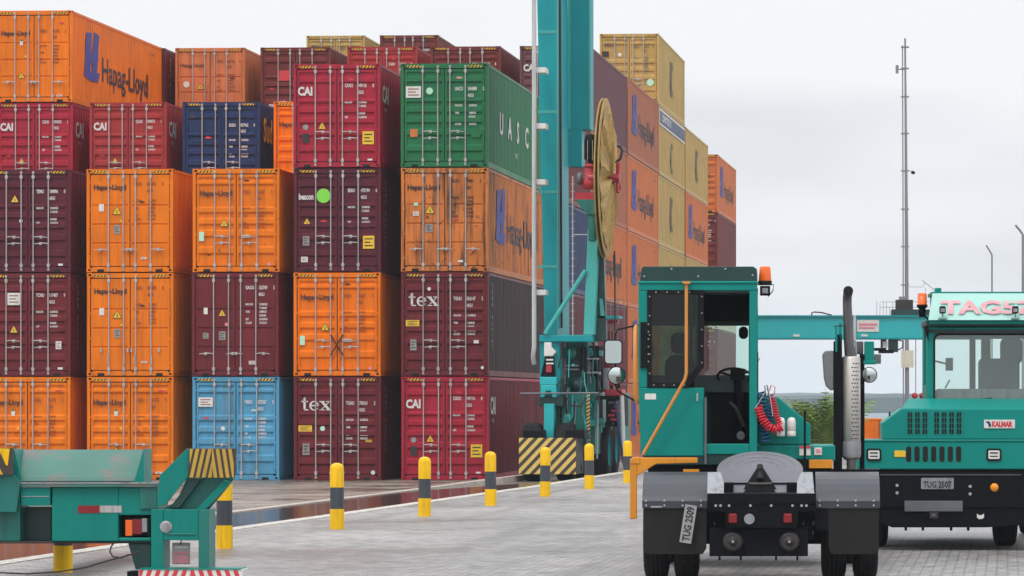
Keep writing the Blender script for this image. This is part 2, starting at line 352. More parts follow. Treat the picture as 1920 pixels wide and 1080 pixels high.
# ------------------------------------------------------------------ ground
def ground_mat(name, c1, c2, cm, sx, sy, rough, wet, bump=.35, big=.25):
    m = bpy.data.materials.new(name); m.use_nodes = True; MATS[name] = m
    nt = m.node_tree; b = nt.nodes['Principled BSDF']; L = nt.links.new
    tc = nt.nodes.new('ShaderNodeTexCoord')
    br = nt.nodes.new('ShaderNodeTexBrick'); br.inputs['Scale'].default_value = 1
    br.inputs['Brick Width'].default_value = sx; br.inputs['Row Height'].default_value = sy; br.inputs['Mortar Size'].default_value = .012
    br.inputs['Color1'].default_value = (*c1, 1); br.inputs['Color2'].default_value = (*c2, 1); br.inputs['Mortar'].default_value = (*cm, 1)
    L(tc.outputs['Object'], br.inputs['Vector'])
    n = nt.nodes.new('ShaderNodeTexNoise'); n.inputs['Scale'].default_value = big; n.inputs['Detail'].default_value = 8; n.inputs['Roughness'].default_value = .62
    L(tc.outputs['Object'], n.inputs['Vector'])
    n2 = nt.nodes.new('ShaderNodeTexNoise'); n2.inputs['Scale'].default_value = 4.2; n2.inputs['Detail'].default_value = 9; n2.inputs['Roughness'].default_value = .62
    L(tc.outputs['Object'], n2.inputs['Vector'])
    hs = nt.nodes.new('ShaderNodeHueSaturation')
    a = nt.nodes.new('ShaderNodeMath'); a.operation = 'MULTIPLY_ADD'; a.inputs[1].default_value = 1.0; L(n2.outputs['Fac'], a.inputs[0]); L(n.outputs['Fac'], a.inputs[2])
    mr = nt.nodes.new('ShaderNodeMapRange'); mr.inputs['From Min'].default_value = .80; mr.inputs['From Max'].default_value = 1.18
    mr.inputs['To Min'].default_value = .40; mr.inputs['To Max'].default_value = 1.25
    L(a.outputs[0], mr.inputs['Value']); L(mr.outputs[0], hs.inputs['Value']); L(br.outputs['Color'], hs.inputs['Color'])
    mpt = nt.nodes.new('ShaderNodeMapping'); mpt.inputs['Scale'].default_value = (1.1, .035, 1); mpt.inputs['Rotation'].default_value = (0, 0, R(4))
    n3 = nt.nodes.new('ShaderNodeTexNoise'); n3.inputs['Scale'].default_value = 1.3; n3.inputs['Detail'].default_value = 3
    L(tc.outputs['Object'], mpt.inputs['Vector']); L(mpt.outputs[0], n3.inputs['Vector'])
    r3 = nt.nodes.new('ShaderNodeMapRange'); r3.inputs['From Min'].default_value = .56; r3.inputs['From Max'].default_value = .72; r3.inputs['To Max'].default_value = .48; L(n3.outputs['Fac'], r3.inputs['Value'])
    n4 = nt.nodes.new('ShaderNodeTexNoise'); n4.inputs['Scale'].default_value = .55; n4.inputs['Detail'].default_value = 7; n4.inputs['Roughness'].default_value = .72; L(tc.outputs['Object'], n4.inputs['Vector'])
    r4 = nt.nodes.new('ShaderNodeMapRange'); r4.inputs['From Min'].default_value = .575; r4.inputs['From Max'].default_value = .65; r4.inputs['To Max'].default_value = .7; L(n4.outputs['Fac'], r4.inputs['Value'])
    mxa = nt.nodes.new('ShaderNodeMath'); mxa.operation = 'MAXIMUM'; L(r3.outputs[0], mxa.inputs[0]); L(r4.outputs[0], mxa.inputs[1])
    mt = nt.nodes.new('ShaderNodeMixRGB'); mt.inputs[2].default_value = (.10, .095, .09, 1); L(mxa.outputs[0], mt.inputs[0]); L(hs.outputs[0], mt.inputs[1])
    L(mt.outputs[0], b.inputs['Base Color'])
    r = nt.nodes.new('ShaderNodeMapRange'); r.inputs['From Min'].default_value = .4; r.inputs['From Max'].default_value = .62
    r.inputs['To Min'].default_value = wet; r.inputs['To Max'].default_value = rough
    L(n.outputs['Fac'], r.inputs['Value']); L(r.outputs[0], b.inputs['Roughness'])
    bp = nt.nodes.new('ShaderNodeBump'); bp.inputs['Strength'].default_value = bump; bp.inputs['Distance'].default_value = .02
    h = nt.nodes.new('ShaderNodeMath'); h.operation = 'MULTIPLY_ADD'; h.inputs[1].default_value = -1.0
    L(br.outputs['Fac'], h.inputs[0]); L(n2.outputs['Fac'], h.inputs[2])
    L(h.outputs[0], bp.inputs['Height']); L(bp.outputs[0], b.inputs['Normal'])
    return m
ground_mat('road_pavers', (.36, .34, .33), (.255, .24, .235), (.13, .125, .12), .24, .13, .6, .30, .9, .16)
ground_mat('yard_pavers', (.30, .25, .21), (.23, .20, .17), (.10, .085, .075), .4, .22, .65, .22, big=.35)
paint('kerb_white', (.52, .49, .44), .7, .2, .9, (.22, .20, .18), streak=False, dscale=3)
paint('kerb_dull', (.46, .40, .35), .6, .2, .6, (.2, .17, .15), streak=False, dscale=3)
paint('gutter_concrete', (.14, .12, .11), .55, .2, .4, streak=False, dscale=1.5)
def sheet(name, quads, mat, kind='structure'):
    mb = MB()
    for q in quads: mb.add(q, [(0, 1, 2, 3)], mat)
    o = mb.build(name, fix=False); tag(o, kind=kind); return o
def floor_at(u, v):
    d = CH*F/(v-HZ); x = (u-CX)/F*d; return (math.sin(TH)*x+math.cos(TH)*d, math.cos(TH)*x-math.sin(TH)*d)
KX = [floor_at(*p) for p in ((20, 1057), (400, 1000), (700, 958), (908, 928), (1013, 913), (1160, 889))]
sl = (KX[1][1]-KX[0][1])/(KX[1][0]-KX[0][0])
KX = [(-60, KX[0][1]-sl*(KX[0][0]+60))]+KX+[(130, KX[-1][1]+1.2), (440, KX[-1][1]+5)]
YZ = -.30
road = []; kerb = []; gut = []; k2 = []; yard = []; yard2 = []
for (y0, x0), (y1, x1) in zip(KX[:-1], KX[1:]):
    road.append([(x0, y0, 0), (250, y0, 0), (250, y1, 0), (x1, y1, 0)])
    kerb.append((y0, x0, y1, x1))
    yard2.append([(x0-3.05, y0, -.15), (x1-3.05, y1, -.15), (x1-5.2, y1, YZ), (x0-5.2, y0, YZ)][::-1])
    yard.append([(-400, y0, YZ), (x0-5.2, y0, YZ), (x1-5.2, y1, YZ), (-400, y1, YZ)])
sheet('road', road, 'road_pavers')
mb = MB()
for y0, x0, y1, x1 in kerb: mb.add([(x0-.28, y0, .012), (x0, y0, .012), (x1, y1, .012), (x1-.28, y1, .012), (x0-.28, y0, -.3), (x0, y0, -.3), (x1, y1, -.3), (x1-.28, y1, -.3)], [(0,1,2,3),(0,3,7,4),(1,5,6,2)], 'kerb_white')
tag(mb.build('kerb'), kind='structure')
mb = MB()
for y0, x0, y1, x1 in kerb: mb.add([(x0-3.15, y0, -.085), (x0-2.95, y0, -.085), (x1-2.95, y1, -.085), (x1-3.15, y1, -.085), (x0-3.15, y0, -.3), (x0-2.95, y0, -.3), (x1-2.95, y1, -.3), (x1-3.15, y1, -.3)], [(0,1,2,3),(0,3,7,4),(1,5,6,2)], 'kerb_dull')
tag(mb.build('gutter_edge'), kind='structure')
sheet('yard', yard+yard2, 'yard_pavers')
sheet('gutter', [[(x0-3.05, y0, -.24), (x0-.2, y0, -.24), (x1-.2, y1, -.24), (x1-3.05, y1, -.24)] for y0, x0, y1, x1 in kerb], 'gutter_concrete')
# water standing in the gutter
m = bpy.data.materials.new('puddle_water'); m.use_nodes = True; MATS['puddle_water'] = m
b = m.node_tree.nodes['Principled BSDF']; b.inputs['Base Color'].default_value = (.055, .040, .035, 1); b.inputs['Roughness'].default_value = .13; b.inputs['IOR'].default_value = 1.33
n = m.node_tree.nodes.new('ShaderNodeTexNoise'); n.inputs['Scale'].default_value = 3; n.inputs['Detail'].default_value = 3
bp = m.node_tree.nodes.new('ShaderNodeBump'); bp.inputs['Strength'].default_value = .10; bp.inputs['Distance'].default_value = .02
m.node_tree.links.new(n.outputs['Fac'], bp.inputs['Height']); m.node_tree.links.new(bp.outputs[0], b.inputs['Normal'])
def kx(y):
    for (y0, x0), (y1, x1) in zip(KX[:-1], KX[1:]):
        if y0 <= y <= y1: return x0+(x1-x0)*(y-y0)/(y1-y0)
wq = []
for i in range(30, 96, 3):
    e = 1.0 if i < 80 else max(.15, 1-(i-80)/16)
    e2 = 1.0 if i+3 < 80 else max(.1, 1-(i+3-80)/16)
    a, c = kx(i), kx(i+3)
    wq.append([(a-.25-2.75*e, i, -.105), (a-.25, i, -.105), (c-.25, i+3, -.105), (c-.25-2.75*e2, i+3, -.105)])
sheet('gutter_water', wq, 'puddle_water')
# far: sea, shore
m = bpy.data.materials.new('sea_water'); m.use_nodes = True; MATS['sea_water'] = m
b = m.node_tree.nodes['Principled BSDF']; b.inputs['Base Color'].default_value = (.10, .15, .17, 1); b.inputs['Roughness'].default_value = .5
sheet('sea', [[(-2900, 438, -3), (3400, 438, -3), (3400, 3700, -3), (-2900, 3700, -3)]], 'sea_water')
sheet('quay_wall', [[(-400, 440.0, YZ), (-9.2, 440.0, YZ), (-9.2, 440.0, -3.5), (-400, 440.0, -3.5)], [(-9.2, 440.0, 0), (250, 440.0, 0), (250, 440.0, -3.5), (-9.2, 440.0, -3.5)]], 'kerb_dull')

# ------------------------------------------------------------------ shipping containers
CW, CL, CHT = 2.438, 12.19, 2.876
LP = 2.896
MATS['PAINT'] = MATS['orange_paint']; PAINT = 'PAINT'
paint('header_dark', (.05, .018, .016), .55, .15, .25)
cache = {}
def shared(key, fn):
    if key not in cache:
        mb = fn(); me = mb.mesh(key[0] if isinstance(key, tuple) else key); mb.fixn(me); cache[key] = (me, 'PAINT' in mb.m, mb)
    return cache[key]
def put(name, key, fn, parent, paintname=None, loc=None):
    me, has, mb = shared(key, fn)
    o = bpy.data.objects.new(name, me); C.objects.link(o); o.parent = parent
    if loc: o.location = loc
    if has and paintname:
        for sl in o.material_slots:
            if sl.material and sl.material.name == MATS['PAINT'].name: sl.link = 'OBJECT'; sl.material = MATS[paintname]
    return o
# a private placeholder so that the swap never touches another slot
_pm = MATS['orange_paint'].copy(); _pm.name = 'container_paint'; MATS['PAINT'] = _pm
h = CW/2
def frame_mb():
    m = MB()
    for s in (-1, 1):
        m.box((s*h, 0, .118), (s*(h-.085), .13, CHT-.118), PAINT)                # corner posts
        m.box((s*h, CL-.13, .118), (s*(h-.085), CL, CHT-.118), PAINT)
        m.box((s*(h-.003), .13, .0), (s*(h-.06), CL-.13, .155), PAINT)            # bottom side rail
        m.box((s*(h-.003), .13, CHT-.085), (s*(h-.07), CL-.13, CHT-.01), PAINT)   # top side rail
        for y in (0, CL-.178):
            for z in (0, CHT-.118):
                m.box((s*(h+.004), y-.004, z), (s*(h-.162), y+.178, z+.118), 'header_dark' if False else PAINT)
                fy = y-.0065 if y == 0 else y+.176
                m.box((s*(h-.045), fy, z+.03), (s*(h-.12), fy+.003, z+.088), 'hole_black')
                m.box((s*(h+.0045), y+.05, z+.03), (s*(h+.0065), y+.13, z+.088), 'hole_black')
    m.box((-h+.162, .01, CHT-.135), (h-.162, .12, CHT-.004), PAINT)               # header
    m.box((-h+.162, .008, 0.012), (h-.162, .12, .150), PAINT)                      # sill
    for s in (-1, 1): m.box((s*.92, .003, 0), (s*.73, .0075, .082), 'hole_black')  # lashing recess
    m.box((-h+.162, CL-.12, 0.012), (h-.162, CL-.01, .150), PAINT)
    m.box((-h+.162, CL-.12, CHT-.135), (h-.162, CL-.01, CHT-.004), PAINT)
    m.box((-h+.085, .045, .150), (h-.085, .06, .172), 'hole_black'); m.box((-h+.085, .045, CHT-.158), (h-.085, .06, CHT-.135), 'hole_black')
    m.box((-h+.085, .04, .15), (-h+.108, .045, CHT-.135), 'hole_black'); m.box((h-.108, .04, .15), (h-.085, .045, CHT-.135), 'hole_black')
    m.box((-.012, .05, .15), (.012, .055, CHT-.135), 'hole_black')
    return m
def stripe_mb():
    m = MB()
    for s in (-1, 1):
        x0, x1 = (-1.04, -.66) if s < 0 else (.66, 1.04)
        m.box((x0, .0055, CHT-.112), (x1, .0095, CHT-.05), 'stripe_black')
        stripes(m, x0, x1, CHT-.112, CHT-.05, .003, .095, .45, .8, 'bollard_yellow')
    return m
def side_mb():
    m = MB(); n = int((CL-.26)/.278); p = (CL-.26)/n; z0, z1 = .155, CHT-.085; vs = []; xo, xi = h-.012, h-.048
    for i in range(n):
        y = .13+i*p
        vs += [(xo, y), (xo, y+p*.26), (xi, y+p*.5), (xi, y+p*.76)]
    vs.append((xo, CL-.13)); V = [(x, y, z0) for x, y in vs]+[(x, y, z1) for x, y in vs]; k = len(vs)
    m.add(V, [(i, i+1, k+i+1, k+i) for i in range(k-1)], PAINT); return m
def side_l_mb():
    m = side_mb(); m.v = [(-x, y, z) for x, y, z in m.v]; return m
def roof_mb():
    m = MB(); m.box((-h+.07, .12, CHT-.055), (h-.07, CL-.12, CHT-.03), PAINT); m.box((-h+.085, CL-.10, .15), (h-.085, CL-.06, CHT-.135), PAINT); m.box((-h+.08, .16, .06), (h-.08, CL-.16, .12), 'dark_steel'); return m
def door_mb(kind, s):
    m = MB(); x0, x1 = (-h+.108, -.014) if s < 0 else (.014, h-.108)
    z0, z1 = .175, CHT-.16; st = .055
    m.box((x0, .028, z0), (x0+st, .075, z1), PAINT); m.box((x1-st, .028, z0), (x1, .075, z1), PAINT)
    m.box((x0+st, .030, z0), (x1-st, .073, z0+.07), PAINT); m.box((x0+st, .030, z1-.07), (x1-st, .073, z1), PAINT)
    a, b = z0+.07, z1-.07; H = b-a; base = .066
    prof = [(a, base)]
    if kind == 'ribs':
        for f0, f1 in ((.07, .155), (.255, .34), (.40, .475), (.52, .595), (.64, .69), (.87, .945)) :
            for f, y in ((f0, base), (f0+.020, .016), (f1-.010, .016), (f1+.008, base)): prof.append((a+H*f, y))
    elif kind == 'ribs2':
        for f0, f1 in ((.10, .19), (.30, .385), (.44, .52), (.575, .65), (.90, .955)):
            for f, y in ((f0, base), (f0+.020, .020), (f1-.010, .020), (f1+.008, base)): prof.append((a+H*f, y))
    else:
        prof = [(a, .036)]
        for f in (.23, .45, .67):
            for df, y in ((-.012, .036), (-.004, .062), (.010, .062), (.016, .036)): prof.append((a+H*(f+df), y))
    prof.append((b, prof[-1][1]))
    V = [(x0+st, y, z) for z, y in prof]+[(x1-st, y, z) for z, y in prof]; k = len(prof)
    m.add(V, [(i, k+i, k+i+1, i+1) for i in range(k-1)], PAINT)
    hx = x0+.02 if s < 0 else x1-.02
    for z in (.38, 1.05, 1.75, 2.5): m.box((hx-.045*(1 if s < 0 else -.4), .0, z-.03), (hx+.045*(1 if s > 0 else -.4), .03, z+.03), PAINT)
    return m
def rod_mb(s, hz, hang):
    m = MB(); m.tube([(0, -.012, .075), (0, -.012, CHT-.075)], .0175, 'rod_steel', 8, False)
    for z in (.2, CHT-.21): m.box((-.038, -.03, z-.045), (.038, .028, z+.045), 'rod_steel')
    for z in (.075, CHT-.085): m.box((-.028, -.022, z-.03), (.028, .009, z+.03), 'rod_steel')
    for z in (.75, 1.35, 2.0): m.box((-.027, -.014, z-.018), (.027, .026, z+.018), PAINT)
    if not hang:
        m.tube([(0, -.03, hz), (s*.07, -.045, hz+.012), (s*.16, -.045, hz+.015), (s*.40, -.03, hz-.005)], [.016, .014, .017, .010], 'rod_steel', 6)
        m.box((s*.19, -.05, hz-.035), (s*.25, .03, hz+.045), 'rod_steel')
    else:
        m.tube([(0, -.03, hz), (s*.02, -.045, hz-.1), (s*.03, -.04, hz-.28)], .016, 'rod_steel', 6)
        m.box((s*.2, -.03, hz+.05), (s*.245, .03, hz+.16), 'rod_steel')
    return m
def fx(f): return (f-.5)*CW
def fz(f): return f*CHT
YL = .0175
def lettering_mb(items):
    def fn():
        m = MB()
        for it in items:
            _, s, x, z, hh, mat, bold, sx = it
            m.text(s, hh/.73, mat, tface(fx(x), YL, fz(z)), bold, sx)
        return m
    return fn
def sticker_mb(it):
    def fn():
        m = MB(); k = it[0]
        if k == 'tri':
            s = it[3]
            m.add([(-s*.58, 0, 0), (s*.58, 0, 0), (0, 0, s)], [(0, 1, 2)], 'stripe_black')
            m.add([(-s*.47, -.002, s*.06), (s*.47, -.002, s*.06), (0, -.002, s*.88)], [(0, 1, 2)], 'sticker_yellow')
            m.add([(-s*.09, -.004, s*.18), (s*.09, -.004, s*.18), (s*.02, -.004, s*.62)], [(0, 1, 2)], 'stripe_black')
        elif k == 'r':
            _, _, _, ww, hh, mat = it[:6]; m.box((-ww/2, 0, -hh/2), (ww/2, .003, hh/2), mat)
            ink = {'sticker_yellow': 'black_mark', 'sticker_white': 'faint_mark', 'sticker_grey': 'dark_mark'}.get(mat)
            if ink and ww > .15:
                for q in (.26, .0, -.26): m.box((-ww*.36, -.003, hh*(q-.045)), (ww*(.36 if q else .15), -.001, hh*(q+.045)), ink)
        elif k == 'd':
            m.disc((0, 0, 0), it[3], it[4], 20, 'y', .003)
        elif k == 'scrap':
            mat = it[4]; s = it[3]; m.add([(-s, 0, 0), (-s*.2, 0, s*.4), (s, 0, .1*s), (s*.7, 0, -s*.2), (-.3*s, 0, -.25*s)], [(0, 1, 2, 3, 4)], mat)
        return m
    return fn
def nums(code, c2, mat, x=.61, z=.775, data=True, hh=.10, chk='8'):
    a, b = code
    L_ = [('t', a, x, z, hh, mat, .004, .60), ('t', b, x+.15, z, hh, mat, .004, .60), ('t', chk, x+.32, z, hh, mat, .004, .60), ('t', c2, x+.15, z-.065, hh*.95, mat, .004, .60)]
    if data:
        for i, (s, q) in enumerate((('MAX.GW.', '32.500KGS'), ('', '71.650LBS'), ('TARE', '3.880KGS'), ('', '8.550LBS'), ('NET', '28.620KGS'), ('CU.CAP.', '76.4CU.M'))):
            zz = z-.155-i*.036
            if s: L_.append(('t', s, x, zz, .058, mat, .003, .62))
            L_.append(('t', q, x+.16, zz, .058, mat, .003, .62))
    return L_
W_ = 'white_mark'; D_ = 'dark_mark'; FM = 'faint_mark'
def T_(s, x, z, hh, mat, bold=0, sx=1): return ('t', s, x, z, hh, mat, bold, sx)
KIND = {
 'hapag1': ([T_('Hapag-Lloyd', .08, .80, .145, D_, .007, .92)]+nums(('HLXU', '845203'), '45G1', FM, .55, .84, True),
           [('r', .17, .625, .14, .20, 'sticker_white'), ('tri', .35, .56, .24), ('r', .35, .415, .17, .24, 'sticker_grey'), ('d', .40, .495, .035, 'sticker_yellow'), ('scrap', .64, .68, .09, 'dark_mark'), ('r', .66, .135, .16, .06, 'sticker_white')]),
 'hapag2': ([T_('Hapag-Lloyd', .08, .74, .145, D_, .007, .92)]+nums(('HLBU', '212607'), '45G1', FM, .58, .76, True, chk='4'),
           [('tri', .36, .44, .22), ('r', .10, .345, .14, .26, 'sticker_mint'), ('r', .61, .345, .18, .08, 'sticker_white'), ('scrap', .62, .885, .09, 'dark_mark'), ('d', .88, .075, .05, 'sticker_pink')]),
 'hapag3': ([T_('Hapag-Lloyd', .07, .73, .145, D_, .007, .92)]+nums(('UASU', '101376'), '45G1', FM, .58, .76, True, chk='2'),
           [('r', .335, .645, .10, .14, 'sticker_white'), ('d', .335, .675, .035, 'green_paint'), ('tri', .335, .26, .2), ('d', .39, .50, .035, 'sticker_yellow'), ('scrap', .86, .86, .10, 'sticker_red'), ('r', .83, .07, .18, .06, 'sticker_white')]),
 'hapag4': ([T_('Hapag-Lloyd', .07, .79, .145, D_, .007, .92)]+nums(('HLXU', '874061'), '45G1', D_, .58, .86, True, chk='3'),
           [('tri', .33, .56, .25), ('r', .17, .56, .16, .12, 'sticker_white'), ('r', .17, .65, .12, .08, 'sticker_mint'), ('r', .32, .42, .20, .22, 'sticker_grey'), ('r', .64, .60, .34, .34, 'sticker_yellow') if False else ('scrap', .62, .50, .1, 'sticker_red'), ('r', .68, .10, .14, .06, 'sticker_white')]),
 'cai1': ([T_('CAI', .05, .70, .235, W_, .014, .80)]+nums(('CAXU', '949116'), '45G1', W_, .59, .775, True),
           [('tri', .33, .37, .21), ('d', .14, .39, .075, 'sticker_grey'), ('r', .14, .285, .18, .26, 'dark_steel'), ('r', .86, .285, .32, .36, 'sticker_yellow'), ('r', .88, .075, .13, .05, 'sticker_white'), ('scrap', .66, .85, .08, 'sticker_red')]),
 'cai2': ([T_('CAI', .05, .70, .235, W_, .014, .80)]+nums(('CLHU', '899672'), '45G1', W_, .60, .775, True, chk='1'),
           [('tri', .33, .33, .21), ('r', .14, .11, .20, .20, 'sticker_grey'), ('r', .86, .11, .30, .34, 'sticker_yellow'), ('scrap', .16, .42, .08, 'sticker_red')]),
 'tex1': ([]+nums(('TGHU', '826147'), '45G1', W_, .60, .73, True, chk='2'),
           [('r', .13, .51, .38, .17, 'sticker_yellow'), ('r', .14, .30, .17, .30, 'sticker_grey'), ('d', .32, .84, .05, 'sticker_white'), ('r', .86, .33, .14, .09, 'sticker_white'), ('d', .93, .08, .045, 'sticker_white')]),
 'tex2': ([]+nums(('TGHU', '708161'), '45G1', W_, .60, .73, True, chk='2'),
           [('r', .13, .50, .38, .17, 'sticker_yellow'), ('d', .33, .50, .07, 'sticker_mint'), ('r', .14, .30, .19, .32, 'sticker_grey'), ('r', .86, .38, .16, .07, 'sticker_yellow'), ('d', .91, .075, .06, 'sticker_white')]),
 'plum1': ([]+nums(('TEMU', '189896'), '45G1', W_, .60, .77, True, chk='0'),
           [('tri', .35, .68, .22), ('d', .42, .50, .05, 'sticker_white'), ('r', .88, .075, .13, .06, 'sticker_white')]),
 'plum2': ([]+nums(('TCNU', '117407'), '45G1', W_, .60, .77, True, chk='9'),
           [('r', .34, .75, .36, .34, 'sticker_white'), ('tri', .34, .42, .22), ('d', .13, .83, .06, 'sticker_pink'), ('r', .86, .30, .16, .22, 'sticker_white'), ('r', .88, .075, .14, .06, 'sticker_white')]),
 'plum3': ([]+nums(('GAOU', '125709'), '45G1', W_, .62, .84, True, chk='5'),
           [('r', .16, .63, .11, .18, 'sticker_white'), ('tri', .35, .58, .2), ('d', .40, .50, .05, 'sticker_pink'), ('r', .16, .39, .16, .16, 'sticker_grey'), ('r', .35, .39, .18, .24, 'sticker_grey'), ('r', .70, .13, .2, .1, 'sticker_white')]),
 'beacon': ([T_('beacon', .055, .70, .17, W_, .008, .62)]+nums(('BEAU', '475194'), '45G1', W_, .62, .77, True, chk='6'),
           [('d', .34, .735, .20, 'sticker_lime'), ('tri', .15, .46, .19), ('r', .14, .30, .18, .26, 'sticker_grey'), ('r', .86, .285, .32, .36, 'sticker_yellow'), ('r', .12, .12, .19, .15, 'sticker_white'), ('scrap', .34, .49, .10, 'sticker_red')]),
 'green': ([]+nums(('UACU', '504888'), '45G1', W_, .62, .74, True, chk='2'),
           [('r', .145, .725, .42, .32, 'sticker_white'), ('d', .33, .735, .095, 'sticker_mint'), ('r', .15, .33, .20, .22, 'faded_orange_paint'), ('scrap', .67, .86, .10, 'sticker_pink'), ('r', .86, .33, .26, .26, 'green_paint')]),
 'navy': ([]+nums(('SUDU', '857962'), '45G1', W_, .60, .73, True, chk='0'),
           [('scrap', .33, .61, .12, 'sticker_red'), ('r', .88, .12, .20, .36, 'sticker_white'), ('d', .62, .20, .05, 'sticker_grey')]),
 'blue': ([T_('~', .68, .65, .2, W_, .01, 1.2)]+nums(('MSKU', '057267'), '45G1', W_, .60, .74, True, chk='5'),
           [('r', .15, .755, .40, .26, 'sticker_white'), ('scrap', .16, .60, .09, 'sticker_red'), ('d', .35, .50, .06, 'sticker_white'), ('r', .10, .20, .2, .1, 'sticker_grey')]),
 'tal': ([]+nums(('TRLU', '770312'), '45G1', W_, .60, .60, True),
           [('r', .33, .66, .42, .36, 'sticker_red'), ('scrap', .16, .50, .1, 'sticker_red'), ('r', .16, .30, .2, .09, 'sticker_white')]),
 'faint': ([T_('Hapag-Lloyd', .07, .77, .13, D_, .002, .92)]+nums(('HLXU', '667130'), '45G1', FM, .60, .82, True),
           [('d', .16, .56, .11, 'sticker_white'), ('tri', .36, .50, .22), ('r', .40, .16, .4, .5, 'sticker_grey'), ('scrap', .82, .63, .1, 'dark_mark')]),
 'ochre': ([T_('MSC', .08, .82, .17, 'brown_mark', .004, 1.0)]+nums(('MEDU', '844213'), '45G1', 'brown_mark', .58, .80, True),
           [('r', .10, .71, .26, .22, 'dark_mark'), ('d', .34, .70, .08, 'sticker_white'), ('d', .86, .30, .15, 'sticker_mint')]),
 'plain': (nums(('TCLU', '493027'), '45G1', W_, .60, .77, False), [('r', .35, .77, .36, .14, 'sticker_white')]),
}
def serif_tex(m):
    x = fx(.085); z = fz(.675); H = .26; b = .062; th = .03
    def bx(a0, z0, a1, z1): m.box((x+a0, YL-.002, z+z0), (x+a1, YL+.001, z+z1), W_)
    bx(.06, .04, .06+b, .36); bx(0, H-th, .19, H); bx(.08, 0, .20, th)                     # t
    m.prism([(x+.04, z+H), (x+.06, z+.36), (x+.09, z+.36), (x+.06, z+H)], YL-.002, YL+.001, W_)
    e = [(.36+.135*math.cos(a), .13+.135*math.sin(a)) for a in [R(k) for k in range(0, 331, 15)]]; ei = [(.36+.075*math.cos(a), .13+.105*math.sin(a)) for a in [R(k) for k in range(0, 331, 15)]]
    for i in range(len(e)-1): m.add([(x+p[0], YL-.002, z+p[1]) for p in (e[i], e[i+1], ei[i+1], ei[i])], [(0, 1, 2, 3)], W_)
    bx(.28, .115, .49, .15)                                                                  # e
    m.prism([(x+.53, z), (x+.56, z), (x+.82, z+H), (x+.79, z+H)], YL-.002, YL+.001, W_); m.prism([(x+.52, z+H), (x+.61, z+H), (x+.84, z), (x+.75, z)], YL-.0035, YL-.0025, W_)
    for a0, a1 in ((.51, .66), (.70, .86)): bx(a0, 0, a1, th*.8); bx(a0-.01, H-th*.8, a1-.01, H)
def letter_fn(kind):
    def fn():
        m = lettering_mb(KIND[kind][0])()
        if kind.startswith('tex'): serif_tex(m)
        return m
    return fn
# ---- writing on the long side (faces +X)
SX = h+.002
def side_text(m, s, y, z, hh, mat, bold=0, sx=1.0): m.text(s, hh/.73, mat, Matrix.Translation((SX, y, z)) @ TEXTS, bold, sx)
def side_poly(m, pts, mat, dx=0): m.add([(SX+dx, y, z) for y, z in pts], [tuple(range(len(pts)))], mat)
def hl_side(mat='blue_mark', mat2='black_mark'):
    def fn():
        m = MB(); y, z = 1.75, .86
        side_poly(m, [(y-.25, z+.1), (y+.5, z), (y+.72, z+1.55), (y+.05, z+1.5)], mat); side_poly(m, [(y+.70, z+.15), (y+1.35, z+.15), (y+1.65, z+1.55), (y+1.0, z+1.62)], mat)
        side_poly(m, [(y+.45, z+.55), (y+1.55, z+.72), (y+1.5, z+1.0), (y+.5, z+.9)], mat, .001)
        side_poly(m, [(y+.5, z), (y+1.5, z+.02), (y+1.75, z+.35), (y+.5, z+.25)], mat, .001)
        side_text(m, 'Hapag-Lloyd', 3.75, .98, .82, mat2, .014, 1.14)
        side_text(m, 'HLXU 845203', 10.3, 2.45, .1, mat2)
        return m
    return fn
def cai_side():
    m = MB(); side_text(m, 'CAI', .35, 1.85, .48, W_, .02, .95); side_text(m, '45G1', .7, 1.6, .12, W_); return m
def num_side():
    m = MB()
    for i, c in enumerate('TGHU 826147'): 
        if c != ' ': side_text(m, c, .75, 2.45-i*.17, .12, W_, .003)
    return m
def uasc_side():
    m = MB()
    for c, y in (('U', 2.3), ('A', 4.1), ('S', 5.95), ('C', 7.8)): side_text(m, c, y, 1.1, .62, W_, .025, 1.3)
    side_text(m, '40 HC', 5.6, .62, .16, W_); return m
def sud_side():
    m = MB(); side_text(m, 'Sud', .6, 1.7, .75, 'sticker_yellow', .03, .9); return m
def msc_side():
    m = MB(); side_text(m, 'MSC', 5.0, .75, 1.55, 'brown_mark', .03, .36); return m
def banner_side():
    m = MB(); side_text(m, 'MSC', 5.0, .35, 1.35, 'brown_mark', .03, .36)
    m.box((SX, .2, 2.05), (SX+.012, CL-.2, 2.72), 'sticker_white'); m.box((SX+.012, .35, 2.13), (SX+.02, CL-.3, 2.64), 'navy_paint')
    m.text('COMMITTED TO', .42, 'sticker_white', Matrix.Translation((SX+.021, 1.2, 2.25)) @ TEXTS, .006, 1.3); return m
SIDE = {'hl': hl_side(), 'hlf': hl_side(), 'cai': cai_side, 'num': num_side, 'uasc': uasc_side, 'sud': sud_side, 'msc': msc_side, 'banner': banner_side}
Y0 = 100.5
BY = {1: Y0, 2: Y0+12.5, 3: Y0+24.8, 4: Y0+37.2, 5: Y0+49.55, 6: Y0+62.1, 7: Y0+80.5}
ref = Thing.__new__(Thing); ref.rot = False; ref.O = Vector((0, 0, 0))
XR = -14.35-h
def xu(u, bay):
    return ref.P(u, 700, BY[bay]).x
